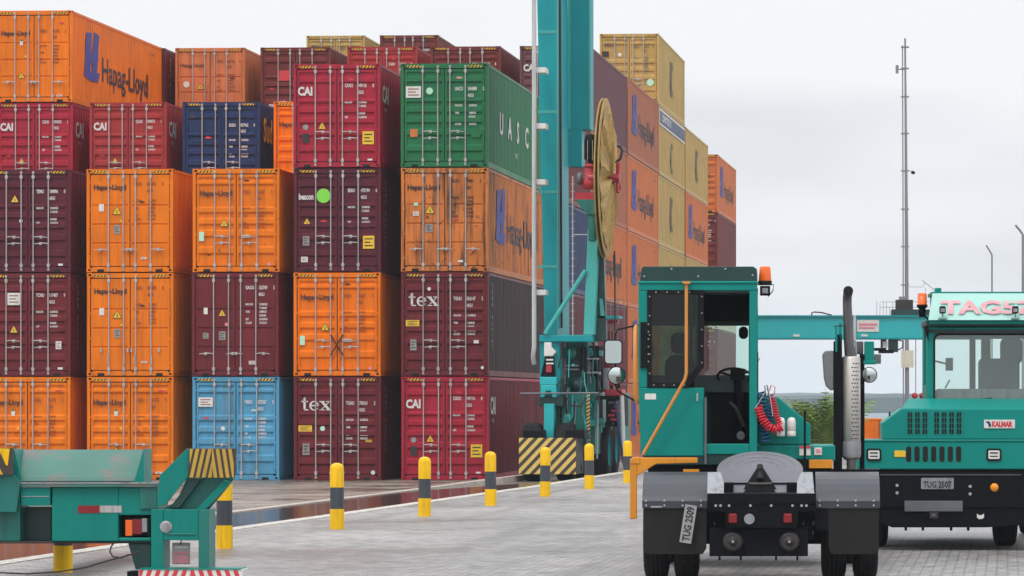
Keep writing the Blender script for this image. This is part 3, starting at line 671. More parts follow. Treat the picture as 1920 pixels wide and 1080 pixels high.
def container(bay, x, lvl, pnt, label, kind='plain', door='ribs', side=None, full=True, hang=False, group='stacked shipping containers', yj=None):
    e = bpy.data.objects.new('shipping_container', None); C.objects.link(e); e.empty_display_size = .3
    y = BY[bay]+(random.uniform(-.03, .03) if yj is None else yj)
    e.location = (x+random.uniform(-.015, .015), y, YZ+(lvl-1)*LP); tag(e, label, 'container', group)
    put('frame', 'frame', frame_mb, e, pnt); put('side_panel', 'side_panel', side_mb, e, pnt)
    put('roof', 'roof', roof_mb, e, pnt)
    if full:
        put('side_panel', 'side_panel_left', side_l_mb, e, pnt)
        put('hazard_stripe', 'hazard_stripe', stripe_mb, e)
        for s in (-1, 1):
            d = put('door', ('door', door, s), lambda: door_mb(door, s), e, pnt)
            for i, (rx, hs) in enumerate(((-.60, 1), (-.18, -1)) if s < 0 else ((.16, 1), (.59, -1))):
                z = (.62, .62) if hang or door == 'flat' else (.98 if i == 0 else .80,)*2
                hs2 = (-1 if i == 0 else -1) if s < 0 else (1 if i == 0 else 1)
                hs2 = 1 if (door != 'flat') == (i == 0) else -1
                put('lock_rod', ('lock_rod', hs2, z[0], hang), lambda: rod_mb(hs2, z[0], hang), d, pnt, (rx, 0, 0))
        if KIND[kind][0] or kind.startswith('tex'): put('lettering', ('lettering', kind), letter_fn(kind), e)
        for it in KIND[kind][1]:
            nm = {'tri': 'warning_sign', 'r': 'label_plate', 'd': 'sticker', 'scrap': 'sticker'}[it[0]]
            put(nm, (nm, kind, it), sticker_mb(it), e, None, (fx(it[1]), .014, fz(it[2])))
    if side: put('side_lettering', ('side_lettering', side), SIDE[side], e)
    return e
def crate(bay, x, lvl, pnt, label, group):
    """a container that others hide: frame and panels only, no doors"""
    def fn():
        m = MB(); m.box((-h+.03, .03, .02), (h-.03, CL-.03, CHT-.02), PAINT)
        for s in (-1, 1):
            for y in (0, CL-.15): m.box((s*h, y, 0), (s*(h-.1), y+.15, CHT), PAINT)
        return m
    me, has, _ = shared('shipping_container', fn)
    o = bpy.data.objects.new('shipping_container', me); C.objects.link(o)
    o.location = (x, BY[bay], YZ+(lvl-1)*LP)
    for sl in o.material_slots: sl.link = 'OBJECT'; sl.material = MATS[pnt]
    tag(o, label, 'container', group)
# front row ------------------------------------------------
fr = [52, 244.5, 441.5, 632.5, 830.5]
X1 = [xu(u, 1) for u in fr]; X1[4] = XR
O, DO = 'orange_paint', 'deep_orange_paint'
front = [
 (0, 1, O, 'hapag3', 'ribs2', 'orange container cut by the left photo edge, on the ground behind the trailer tray', 0),
 (0, 2, 'maroon_paint', 'plum2', 'ribs', 'maroon container with square white panel, second layer of the leftmost front stack', 0),
 (0, 3, 'plum_paint', 'plum1', 'ribs', 'dark plum container with high yellow triangle, third layer of leftmost front stack', 0),
 (1, 1, O, 'hapag3', 'ribs2', 'orange container beside the light blue one, lower half behind the teal trailer', 0),
 (1, 2, O, 'hapag1', 'flat', 'orange container with hanging door handles, between two other orange ones of its stack', 1),
 (1, 3, O, 'hapag1', 'flat', 'orange container with flat doors on top of the all orange front stack', 0),
 (2, 1, 'light_blue_paint', 'blue', 'ribs2', 'light blue container with scraped doors standing on the ground', 0),
 (2, 2, 'maroon_paint', 'plum3', 'flat', 'maroon container sitting directly on the light blue container', 0),
 (2, 3, O, 'hapag2', 'ribs2', 'orange container with mint rectangle on its door, topping the light blue stack', 0),
 (3, 1, 'maroon_paint', 'tex2', 'ribs', 'maroon container lettered tex standing on the ground behind the tallest nearby bollard', 0),
 (3, 2, DO, 'hapag2', 'ribs2', 'bright orange container with a dark cross of straps between its doors', 0),
 (3, 3, 'plum_paint', 'beacon', 'ribs', 'dark plum container with a round lime green disc on its left door', 0),
 (3, 4, 'crimson_paint', 'cai1', 'ribs', 'crimson container lettered CAI on top of the front stack left of the green container', 0),
 (4, 1, 'crimson_paint', 'cai1', 'ribs', 'crimson container lettered CAI on the ground under the maroon tex container', 0),
 (4, 2, 'maroon_paint', 'tex1', 'ribs', 'maroon container lettered tex on the crimson container beside the crane', 0),
 (4, 3, 'dirty_orange_paint', 'hapag4', 'flat', 'stained orange container with grimy doors directly under the green container', 0),
 (4, 4, 'green_paint', 'green', 'ribs', 'green container with large white letters along its side', 0)]
sides1 = {(0,1): None, (3,4): 'cai', (4,1): 'cai', (4,2): 'num', (4,3): 'hlf', (4,4): 'uasc', (3,3): 'num', (3,1): 'num', (0,2): 'num'}
for c, l, p, k, dr, lab, hg in front:
    e = container(1, X1[c], l, p, lab, k, dr, sides1.get((c, l)), hang=bool(hg))
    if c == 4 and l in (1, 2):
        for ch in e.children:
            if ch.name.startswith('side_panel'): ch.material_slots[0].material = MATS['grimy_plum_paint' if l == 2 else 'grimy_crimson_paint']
    if c == 3 and l == 2:
        mb = MB()
        for a, b in (((-.17, 1.15), (.17, .58)), ((.17, 1.15), (-.17, .58))): mb.tube([(a[0], -.045, a[1]), (b[0], -.05, b[1])], .022, 'dark_steel', 6)
        mb.build('strap', e)
# second row -----------------------------------------------
u2 = {-1: 64.5, 0: 240, 1: 415, 2: 585, 3: 757}
X2 = {k: xu(v, 2) for k, v in u2.items()}; X2[4] = XR
container(2, X2[-1], 5, O, 'bright orange container at the top left with large dark lettering along its sunlit side', 'hapag3', 'flat', 'hl')
container(2, X2[-1], 4, 'crimson_paint', 'crimson container lettered CAI under the bright orange container at the top left', 'cai2', 'ribs', 'cai')
container(2, X2[0], 4, 'red_paint', 'red container lettered CAI set back directly left of the navy blue one', 'cai2', 'ribs', 'cai')
container(2, X2[1], 4, 'navy_paint', 'navy blue container with white lettering set back above the orange front containers', 'navy', 'ribs', 'sud')
container(2, X2[2], 4, DO, 'orange container showing only a narrow strip between the navy and crimson ones', 'hapag3', 'ribs2')
fill = ['maroon_paint', 'orange_paint', 'brown_red_paint', 'plum_paint', 'orange_paint', 'navy_paint']
ordn = ['', 'bottom', 'second', 'third', 'fourth', 'fifth', 'sixth']
for c in (-1, 0, 1, 2):
    for l in (1, 2, 3): crate(2, X2[c], l, random.choice(fill), 'hidden second row container, %s layer below the %s' % (ordn[l], {-1: 'large lettered orange one', 0: 'red lettered one', 1: 'navy one', 2: 'orange strip'}[c]), 'hidden containers of the second row')
for l, p in ((1, 'maroon_paint'), (2, 'plum_paint'), (3, 'navy_paint'), (4, 'maroon_paint')):
    container(2, XR, l, p, '%s container right behind the crane leg, %s layer' % ({'m': 'maroon', 'p': 'plum', 'n': 'navy'}[p[0]], ordn[l]), 'plain', 'ribs', full=False)
# third row ------------------------------------------------
X3 = {-2: xu(244, 3), -1: xu(393.5, 3), 0: xu(553.5, 3), 1: xu(716, 3), 2: xu(872.5, 3)}
container(3, X3[-2], 5, 'maroon_paint', 'dark maroon container showing a narrow strip right of the large lettered orange one', 'plum1', 'ribs', 'num')
container(3, X3[-1], 5, 'faded_orange_paint', 'faded orange container with dark header and whole door face against the sky', 'faint', 'flat')
container(3, X3[0], 5, 'brown_red_paint', 'brownish red container with a pink red square sticker, against the sky', 'tal', 'ribs')
container(3, X3[1], 5, 'red_paint', 'red container lettered CAI in the far top layer behind the crimson one', 'cai1', 'ribs2')
container(3, X3[2], 5, 'brown_red_paint', 'brownish red container with a small white emblem on top behind the green container', 'plain', 'ribs2')
container(3, XR, 5, 'sheen_plum_paint', 'plum container on top just behind the crane column, its long side facing right', 'cai1', 'ribs', 'num')
for c in X3:
    for l in (3, 4): crate(3, X3[c], l, random.choice(fill), 'container hidden in the third row, %s layer, position %s' % (ordn[l], {-2: 'far left', -1: 'under the faded orange one', 0: 'under the brownish red one', 1: 'under the red lettered one', 2: 'under the one with the white emblem'}[c]), 'hidden containers of the third row')
    for l in (1, 2): crate(3, X3[c], l, random.choice(fill), 'container deep inside the third row, %s layer, %s' % (ordn[l], {-2: 'far left', -1: 'faded orange stack', 0: 'brownish red stack', 1: 'red lettered stack', 2: 'white emblem stack'}[c]), 'hidden containers of the third row')
for l, p, sd in ((4, 'salmon_paint', None), (3, 'surface_sheen_orange_paint', 'hl'), (2, 'maroon_paint', None), (1, 'maroon_paint', None)):
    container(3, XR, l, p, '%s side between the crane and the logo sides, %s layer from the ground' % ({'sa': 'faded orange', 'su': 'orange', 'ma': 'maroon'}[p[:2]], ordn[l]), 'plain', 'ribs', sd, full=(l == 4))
SO = 'surface_sheen_orange_paint'
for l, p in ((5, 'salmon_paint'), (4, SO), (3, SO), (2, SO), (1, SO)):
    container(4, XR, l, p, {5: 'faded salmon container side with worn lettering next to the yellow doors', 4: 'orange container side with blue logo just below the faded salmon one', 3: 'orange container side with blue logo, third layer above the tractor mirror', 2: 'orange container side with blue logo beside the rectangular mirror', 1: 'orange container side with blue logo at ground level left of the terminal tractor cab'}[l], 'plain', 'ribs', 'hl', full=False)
OC = 'pale_ochre_paint'
for l, p, sd in ((6, OC, 'msc'), (5, OC, 'banner'), (4, OC, 'msc'), (3, OC, 'msc'), (2, OC, 'msc'), (1, 'maroon_paint', None)):
    container(5, XR, l, p, {6: 'ochre yellow container standing highest on the right of the stack with its doors visible', 5: 'ochre yellow container with a blue and white banner along the top of its side', 4: 'ochre yellow container side two below the highest one', 3: 'ochre yellow container side just above the tractor cab roof', 2: 'ochre yellow container hidden behind the tractor cab', 1: 'maroon container at ground level behind the tractor cab'}[l], 'ochre', 'ribs2', sd, full=(l >= 5))
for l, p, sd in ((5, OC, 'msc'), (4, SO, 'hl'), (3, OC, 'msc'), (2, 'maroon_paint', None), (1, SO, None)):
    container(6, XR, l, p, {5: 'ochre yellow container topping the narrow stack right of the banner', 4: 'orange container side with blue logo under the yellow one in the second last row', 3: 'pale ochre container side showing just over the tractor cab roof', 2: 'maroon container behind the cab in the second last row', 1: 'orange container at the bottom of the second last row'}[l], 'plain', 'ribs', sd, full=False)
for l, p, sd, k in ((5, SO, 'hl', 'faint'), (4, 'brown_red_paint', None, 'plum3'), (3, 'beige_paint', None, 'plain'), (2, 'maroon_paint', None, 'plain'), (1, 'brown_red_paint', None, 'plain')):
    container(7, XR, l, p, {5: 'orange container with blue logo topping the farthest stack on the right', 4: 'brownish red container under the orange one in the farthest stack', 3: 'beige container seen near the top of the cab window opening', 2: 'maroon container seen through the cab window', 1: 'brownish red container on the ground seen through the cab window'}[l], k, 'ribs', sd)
X5 = [xu(630, 5), xu(766.5, 5)]
container(5, X5[0], 6, OC, 'ochre yellow container rising behind the red ones in the middle of the stack', 'ochre', 'ribs2')
container(5, X5[1], 6, 'brown_red_paint', 'dark red container with black corners peeking out above the red lettered one', 'plain', 'ribs', yj=0)
for c in (0, 1):
    for l in range(1, 6): crate(5, X5[c], l, random.choice(fill), 'container hidden under the %s, %s layer' % (('middle ochre yellow one', 'one with black corners')[c], ordn[l]), 'hidden containers of the fifth row')

# ------------------------------------------------------------------ bollards
def bollard_parts():
    a = MB(); r = .102
    a.lathe([(r+.004, 0), (r+.004, .30)], 'bollard_yellow', seg=28); a.lathe([(r, .30), (r, .62)], 'bollard_black', seg=28)
    a.lathe([(r+.001, .62), (r+.001, .90), (r*.93, .935), (r*.75, .96), (r*.4, .978), (0.001, .984)], 'bollard_yellow', seg=28)
    return a
bm_me = None
bl = [(118, 40.5, 'bollard seen only below the trailer beam at the far left'), (421, 47.1, 'bollard half hidden behind the striped trailer corner guide'), (632, 54.2, 'tallest looking bollard standing free in front of the maroon tex container'),
      (796, 60.2, 'bollard in front of the crimson container lettered CAI on the ground'), (920, 66.4, 'bollard in front of the long side of the crimson ground container'), (1022, 72.7, 'bollard in front of the black and yellow striped panel of the crane'),
      (1105, 78.9, 'bollard in front of the teal crane housing and tyre'), (1177, 84.8, 'farthest bollard just left of the orange bracket of the tractor')]
for i, (u, d, lab) in enumerate(bl):
    p = Thing.__new__(Thing); p.rot = True; p.O = Vector((0, 0, 0)); q = p.P(u, 700, d)
    if bm_me is None:
        o = bollard_parts().build('bollard'); bm_me = o.data
    else:
        o = bpy.data.objects.new('bollard', bm_me); C.objects.link(o)
    o.location = (CT*q.x-ST*q.y, ST*q.x+CT*q.y, 0); o.rotation_euler = (R(random.uniform(-.6, .6)), R(random.uniform(-.6, .6)), random.random()*6)
    tag(o, 'yellow and black '+lab, 'bollard', 'bollards along the kerb')

# ------------------------------------------------------------------ generic vehicle bits
def wheel(parent, x, y, z, r, wdt, axis='x', rim='greasy_steel', name='wheel'):
    m = MB(); t = wdt/2
    m.lathe([(r*.56, -t*.9), (r*.8, -t), (r*.96, -t*.86), (r, -t*.6), (r, t*.6), (r*.96, t*.86), (r*.8, t), (r*.56, t*.9)], 'rubber', (0, 0, 0), 'x', 36)
    for k in (-.33, 0, .33): m.lathe([(r*1.001, t*k-.008), (r*1.004, t*k), (r*1.001, t*k+.008)], 'hole_black', (0, 0, 0), 'x', 36)
    o = m.build(name, parent, loc=(x, y, z))
    m = MB(); m.lathe([(.001, -t*.35), (r*.2, -t*.35), (r*.3, -t*.1), (r*.5, -t*.3), (r*.57, -t*.88), (r*.57, t*.88), (r*.5, t*.3), (r*.3, t*.1), (.001, t*.1)], rim, (0, 0, 0), 'x', 28)
    m.build('rim', o); return o
def coil(mb, path, r, wire, turns, m, seg=6):
    P = [Vector(p) for p in path]; Ls = [0]
    for a, b in zip(P[:-1], P[1:]): Ls.append(Ls[-1]+(b-a).length)
    T = Ls[-1]; n = turns*10; pts = []
    up = Vector((0, 1, 0))
    for i in range(n+1):
        t = T*i/n; k = max(j for j in range(len(P)) if Ls[j] <= t+1e-9); k = min(k, len(P)-2)
        f = (t-Ls[k])/(Ls[k+1]-Ls[k]); c = P[k].lerp(P[k+1], f); tg = (P[k+1]-P[k]).normalized(); sd = tg.cross(up).normalized()
        a = 2*math.pi*i/10; pts.append(c+(sd*math.cos(a)+up*math.sin(a))*r)
    mb.tube(pts, wire, m, seg)
def arc(c, r, a0, a1, n=8): return [(c[0]+r*math.cos(R(a0+(a1-a0)*i/n)), c[1]+r*math.sin(R(a0+(a1-a0)*i/n))) for i in range(n+1)]
def rrect(x0, z0, x1, z1, r, n=5):
    return arc((x1-r, z1-r), r, 0, 90, n)+arc((x0+r, z1-r), r, 90, 180, n)+arc((x0+r, z0+r), r, 180, 270, n)+arc((x1-r, z0+r), r, 270, 360, n)
def ringprism(mb, outer, inner, y0, y1, m):
    n = len(outer); v = [(p[0], y0, p[1]) for p in outer]+[(p[0], y0, p[1]) for p in inner]+[(p[0], y1, p[1]) for p in outer]+[(p[0], y1, p[1]) for p in inner]
    fs = []
    for i in range(n):
        j = (i+1) % n; fs += [(i, j, n+j, n+i), (2*n+i, 3*n+i, 3*n+j, 2*n+j), (i, 2*n+i, 2*n+j, j), (n+i, n+j, 3*n+j, 3*n+i)]
    mb.add(vs := v, fs, m)

# ------------------------------------------------------------------ near terminal tractor, seen from behind
T = Thing('terminal_tractor', 'teal terminal tractor seen from behind with its rear cab door open and grey fifth wheel', 'tractor', 1425, 38.0, 0, group=None)
e = T.e; TT = 'truck_teal'; DR, DC = 38.0, 41.0
# dual wheels
for u in (1231.5, 1288, 1563, 1622):
    p = T.P(u, 900, 38.95); wheel(e, p.x, p.y, .50, .50, .265, name='wheel')
for u in (1245, 1600):
    p = T.P(u, 900, 42.9); wheel(e, p.x, p.y, .50, .50, .28)
m = MB(); T.pb(m, 1300, 985, 1560, 1020, 38.85, 39.05, 'black_paint'); m.build('axle', e)
# fenders and flaps
for u0, u1 in ((1203, 1326), (1530, 1651)):
    a = T.P(u0, 900, 38).x; b = T.P(u1, 900, 38).x; m = MB(); cy, cz, rr = 38.75-38, .46, .69
    pr = [(cy-rr*math.cos(R(t)), cz+rr*math.sin(R(t))) for t in [32+8*i for i in range(15)]]
    pi = [(cy-(rr-.012)*math.cos(R(t)), cz+(rr-.012)*math.sin(R(t))) for t in [32+8*i for i in range(15)]]
    m.prism(pr+pi[::-1], a, b, 'fender_grey', axis='x')
    # tail plate of the fender drops down from the arc
    y0, z0 = pr[0]; m.box((a, y0-.006, z0-.045), (b, y0+.006, z0+.03), 'fender_grey')
    for i in range(4):
        for j in (0, 1): m.disc((a+(b-a)*(.06+.28*i), y0-.02, z0+.035-.05*j*1.0), .011, 'chrome_dot', 8, 'y', .012)
    fo = m.build('fender', e, fix=True)
    m = MB(); w2 = b-a
    fl = [(a+.01, z0-.04), (b-.01, z0-.04), (b-.012, .36), (b-.05, .30), (a+.05, .30), (a+.012, .36)] if u0 < 1400 else [(a+.13, z0-.04), (b-.01, z0-.04), (b-.012, .36), (b-.05, .30), (a+.17, .30), (a+.135, .36)]
    m.prism(fl, y0+.012, y0+.022, 'flap_black')
    if u0 > 1400: m.prism([(a+.0, z0-.04), (a+.13, z0-.04), (a+.13, .55), (a, .55)], y0+.014, y0+.024, 'black_paint')
    m.build('mudflap', e)
# chassis, rear cross member
m = MB()
T.pb(m, 1326, 925, 1530, 945, 38.0, 38.4, 'black_paint')
T.poly(m, [(1326, 925), (1530, 925), (1530, 958), (1497, 960), (1494, 990), (1362, 990), (1359, 960), (1326, 958)], 38.02, 38.2, 'black_paint')
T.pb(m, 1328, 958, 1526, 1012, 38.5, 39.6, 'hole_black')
T.pb(m, 1330, 990, 1515, 1043, 38.15, 38.6, 'black_paint')
for u in (1349, 1389, 1455, 1495): T.pb(m, u-2, 1043, u+2, 1051, 38.3, 38.33, 'black_paint')
T.pb(m, 1340, 905, 1375, 960, 38.4, 46, 'black_paint'); T.pb(m, 1475, 905, 1512, 960, 38.4, 46, 'black_paint')
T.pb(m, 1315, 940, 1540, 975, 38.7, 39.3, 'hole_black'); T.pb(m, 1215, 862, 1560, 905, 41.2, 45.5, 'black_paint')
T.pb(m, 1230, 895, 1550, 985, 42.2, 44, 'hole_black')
for u in (1322, 1340, 1507, 1525):
    for v in (985, 1002): T.pb(m, u-2, v-7, u+1, v, 38.3, 38.32, 'greasy_steel')
chs = m.build('chassis', e, bevel=.006)
m = MB()
for u, v in ((1342, 948), (1351, 948), (1367, 948), (1407, 948), (1446, 948), (1486, 948), (1503, 948), (1512, 948)):
    q = T.P(u, v, 38.0); m.disc((q.x, q.y-.004, q.z), .014, 'chrome_dot', 10, 'y', .02)
m.build('bolt', chs)
for u in (1374, 1477):
    m = MB(); T.pb(m, u-8, 963, u+8, 981, 37.99, 38.03, 'red_lens'); m.build('tail_lamp', e, bevel=.012)
q = T.P(1405, 973, 38.0); m = MB(); m.disc((q.x, q.y-.02, q.z), .055, 'pale_steel', 20, 'y', .03); m.build('reverse_lamp', e)
for u in (1374, 1480):
    q = T.P(u, 1016, 38.0); m = MB(); m.lathe([(.001, -.02), (.03, -.02), (.035, 0), (.065, .01), (.085, .0), (.105, .04), (.11, .1), (.11, .5)], 'dark_steel', (q.x, q.y+.05, q.z), 'y', 24); m.disc((q.x, q.y+.022, q.z), .012, 'chrome_dot', 8, 'y', .008)
    T.pb(m, u-20, 1016, u+18, 1040, 38.12, 38.4, 'black_paint'); m.build('air_tank', e)
# ramps beside the fifth wheel
for pts in ([(1326, 886), (1350, 886), (1357, 905), (1357, 927), (1326, 927)], [(1503, 886), (1524, 886), (1527, 927), (1494, 927), (1495, 903)]):
    m = MB()
    q = [T.P(u, v, 38.0) for u, v in pts]; zt = max(p.z for p in q); zb = min(p.z for p in q)
    V = [(p.x, p.y+(p.z-zb)*1.2, p.z) for p in q]; V2 = [(x, y+.02, z-.015) for x, y, z in V]
    n = len(V); m.add(V+V2, [tuple(range(n)), tuple(range(2*n-1, n-1, -1))]+[(i, i+n, (i+1) % n+n, (i+1) % n) for i in range(n)], 'pale_steel'); m.build('slide_ramp', e)
# fifth wheel plate: disc with a V throat, tilted down to the rear
m = MB(); r0 = .46
pl = []
for i in range(0, 61):
    t = 270+14+ (332/60.)*i
    pl.append((r0*math.cos(R(t)), r0*math.sin(R(t))))
outer = [(r0*math.cos(R(270+14+332*i/60)), r0*math.sin(R(270+14+332*i/60))) for i in range(61)]
left = [(-.36, -.62), (-.28, -.66), (-.19, -.66)]; right = [(.19, -.66), (.28, -.66), (.36, -.62)]
outline = [(r0*math.cos(R(a)), r0*math.sin(R(a))) for a in range(-25, 206, 5)]
outline = outline+[(-.43, -.34), (-.37, -.64), (-.19, -.66), (-.055, -.12)]+arc((0, -.06), .055, 200, -20, 8)+[(.19, -.66), (.37, -.64), (.43, -.34)]
Mt = Matrix.Translation((T.P(1425, 880, 38.95)-Vector((0, 0, 0)))) @ Matrix.Rotation(R(24), 4, 'X')
m.prism(outline, -.03, .0, 'greasy_steel', Mt, 'z')
fw = m.build('fifth_wheel', e, bevel=.006)
m = MB()
for rr in (.40, .30, .22):
    pts = [Vector((rr*math.cos(R(a)), rr*math.sin(R(a)), .002)) for a in range(-10, 191, 8)]
    m.tube([Mt @ p for p in pts], .003, 'pale_steel', 4)
m.build('grease_groove', fw)
m = MB()
T.poly(m, [(1419, 878), (1431, 878), (1460, 923), (1390, 923)], 38.5, 38.9, 'hole_black'); T.poly(m, [(1345, 905), (1505, 905), (1500, 927), (1350, 927)], 38.6, 39.2, 'black_paint')
q = T.P(1425, 880, 38.3); m.tube([T.P(1425, 874, 38.6), T.P(1425, 900, 38.45)], .035, 'hole_black', 10); m.tube([T.P(1404, 908, 38.3), T.P(1447, 908, 38.3)], .02, 'dark_steel', 8)
m.build('coupling_jaw', e)
# licence plate, tilted on the left flap
q = T.P(1290, 983, 38.0)
PMx = Matrix.Translation((q.x, .085, q.z)) @ Matrix.Rotation(R(-81), 4, 'Y')
m = MB(); m.box((-.2, 0, -.062), (.2, .004, .062), 'sticker_grey', PMx); m.box((-.195, -.001, .062), (-.02, .003, .085), 'white_plastic', PMx) if False else None
lp = m.build('licence_plate', e)
m = MB(); t = MB(); t.text('TUG 2509', .105, 'black_mark', Matrix.Identity(4), .003)
wx = max(p[0] for p in t.v); m.add([((p[0]/wx-.5)*.36, -.003, p[1]-.036) for p in t.v], t.f, 'black_mark', False, PMx); m.build('plate_number', lp)
m = MB(); q = T.P(1231, 950, 38.1); m.box((q.x-.06, .10, q.z-.01), (q.x+.06, .12, q.z+.008), 'pale_steel'); m.build('handle', e)
# ---- cab shell
X = lambda u, d=DC: T.P(u, 700, d).x
Z = lambda v, d=DC: T.P(1300, v, d).z
YC = DC-38.0
m = MB()
def cb(u0, v0, u1, v1, dy0, dy1, mat=TT, mb=None): (mb or m).box((X(u0), YC+dy0, Z(v1)), (X(u1), YC+dy1, Z(v0)), mat)
CD = 1.45
cb(1197, 545, 1214, 727, 0, .05)                       # left post
cb(1405, 545, 1420, 852, 0, .06)                       # right post
cb(1197, 527, 1420, 545, -.004, .06)                   # header
cb(1196, 527, 1421, 532, -.02, 0)                      # drip rail
m.prism([(X(1197), Z(727)), (X(1320), Z(727)), (X(1320), Z(855)), (X(1205), Z(855)), (X(1199), Z(790))], YC, YC+.05, TT)
cb(1320, 832, 1405, 852, 0, .06)
cb(1200, 540, 1206, 852, .05, CD); cb(1205, 852, 1420, 872, .02, CD, 'dark_teal_paint')   # left wall
cb(1414, 545, 1420, 575, .06, CD); cb(1414, 760, 1420, 852, .06, CD)
cb(1412, 575, 1420, 760, CD-.12, CD)
# front wall with windscreen opening (depth CD)
cb(1200, 532, 1420, 606, CD-.05, CD, 'dark_teal_paint'); cb(1200, 718, 1420, 852, CD-.05, CD)
cb(1200, 606, 1212, 718, CD-.05, CD); cb(1402, 606, 1420, 718, CD-.05, CD)
cab = m.build('cab', e, bevel=.012)
# lining, floor, dashboard
m = MB(); cb(1208, 535, 1412, 548, .06, CD-.06, 'interior_grey'); cb(1208, 548, 1410, 598, CD-.30, CD-.06, 'black_paint'); cb(1206, 838, 1412, 850, .06, CD, 'black_paint')
cb(1208, 702, 1410, 735, CD-.35, CD-.06, 'interior_grey'); cb(1330, 735, 1410, 845, CD-.25, CD-.1, 'hole_black'); cb(1206.2, 560, 1208, 845, .06, CD-.06, 'black_paint')
m.build('cab_lining', cab, bevel=.01)
# roof visor
m = MB(); q = [(X(1203), Z(502)), (X(1206), Z(499.5)), (X(1412), Z(499.5)), (X(1419), Z(504)), (X(1419.5), Z(527)), (X(1200), Z(527))]
m.prism(q, YC+.02, YC+CD+.05, 'dark_teal_paint'); 
for u, v in ((1259, 504), (1360, 504), (1309, 518), (1411, 516), (1208, 518)):
    m.disc((X(u), YC+.008, Z(v)), .011, 'chrome_dot', 8, 'y', .015)
m.build('roof', cab, bevel=.015)
# left rear window (closed sliding door half) with rubber surround
m = MB(); o1 = [(X(1214), Z(544)), (X(1320), Z(544)), (X(1320), Z(688)), (X(1290), Z(726)), (X(1214), Z(726))]; i1 = [(X(1222), Z(552)), (X(1308), Z(552)), (X(1308), Z(684)), (X(1283), Z(717)), (X(1222), Z(717))]
ringprism(m, o1, i1, YC-.012, YC+.03, 'rubber')
wf = m.build('rear_window', cab)
m = MB(); m.prism(i1, YC+.002, YC+.008, 'dark_glass'); m.build('pane', wf)
m = MB()
for i in range(5): 
    m.disc((X(1218), YC-.016, Z(556+i*36)), .008, 'chrome_dot', 8, 'y', .01); m.disc((X(1316), YC-.016, Z(556+i*31)), .008, 'chrome_dot', 8, 'y', .01)
for i in range(4): m.disc((X(1230+i*21), YC-.016, Z(548)), .008, 'chrome_dot', 8, 'y', .01); m.disc((X(1226+i*19), YC-.016, Z(722)), .008, 'chrome_dot', 8, 'y', .01)
m.build('rivet', wf)
m = MB(); m.prism([(X(1293), Z(556)), (X(1298), Z(556)), (X(1298), Z(700)), (X(1293), Z(704))], YC+.02, YC+.04, TT); m.prism([(X(1304), Z(550)), (X(1309), Z(550)), (X(1309), Z(692)), (X(1304), Z(697))], YC+.012, YC+.04, TT); m.build('door_frame', cab)
m = MB(); cb(1321, 745, 1325, 870, -.03, 0, 'greasy_steel'); cb(1306, 737, 1309, 752, -.02, 0, 'chrome_dot'); m.build('door_latch', cab)
m = MB(); cb(1209, 738, 1230, 749, -.004, 0, 'sticker_white'); m.build('label_plate', cab)
m = MB(); cb(1201, 604, 1214, 690, -.03, .02, 'rubber'); 
for i in range(6): m.disc((X(1216), YC-.04, Z(608+i*14)), .008, 'chrome_dot', 8, 'y', .012)
m.build('door_buffer', cab)
# windscreen pane, front
m = MB(); m.box((X(1212), YC+CD-.035, Z(718)), (X(1402), YC+CD-.028, Z(606)), 'clear_glass'); m.build('windscreen', cab)
m = MB(); m.box((X(1416), YC+.06, Z(760)), (X(1418), YC+CD-.12, Z(575)), 'clear_glass'); m.build('side_window', cab)
m = MB()
for i in range(9):
    x_ = X(1222)+i*.035; m.tube([(x_, YC+1.1, Z(612)), (x_+.28, YC+1.1, Z(665))], .004, 'grey_pipe', 4); m.tube([(x_+.28, YC+1.105, Z(612)), (x_, YC+1.105, Z(665))], .004, 'grey_pipe', 4)
m.build('guard_mesh', cab)
# operator seat seen through the dark window, guard mesh in front of it
m = MB(); m.prism(rrect(X(1244), Z(800), X(1300), Z(664), .12), YC+.45, YC+.60, 'rubber'); m.prism(rrect(X(1256), Z(662), X(1288), Z(622), .06), YC+.47, YC+.58, 'rubber'); cb(1225, 770, 1300, 800, .5, .95, 'rubber'); cb(1245, 800, 1280, 845, .55, .85, 'black_paint')
m.build('seat', cab, bevel=.02)
# steering column, wheel and control console
m = MB(); m.tube([(X(1388), YC+.75, Z(820)), (X(1384), YC+.72, Z(740)), (X(1380), YC+.68, Z(700))], [.07, .05, .045], 'black_paint', 10)
m.box((X(1368), YC+.60, Z(712)), (X(1396), YC+.72, Z(690)), 'black_paint'); m.tube([(X(1394), YC+.6, Z(800)), (X(1378), YC+.55, Z(765)), (X(1366), YC+.55, Z(755))], .025, 'dark_steel', 8)
m.disc((X(1388), YC+.55, Z(818)), .05, 'greasy_steel', 14, 'y', .06)
m.build('control_console', cab, bevel=.008)
m = MB(); c0 = Vector((X(1374), YC+1.02, Z(704))); Mw = Matrix.Translation(c0) @ Matrix.Rotation(R(-28), 4, 'X')
m.tube([Mw @ Vector((.19*math.cos(R(a)), .19*math.sin(R(a)), 0)) for a in range(0, 361, 15)], .012, 'rubber', 6, False)
for a in (90, 210, 330): m.tube([Mw @ Vector((0, 0, 0)), Mw @ Vector((.2*math.cos(R(a)), .2*math.sin(R(a)), 0))], .012, 'black_paint', 6)
m.build('steering_wheel', cab)
m = MB(); m.prism(rrect(X(1383), Z(632), X(1401), Z(608), .05), YC+CD-.2, YC+CD-.17, 'black_paint'); m.build('interior_mirror', cab)
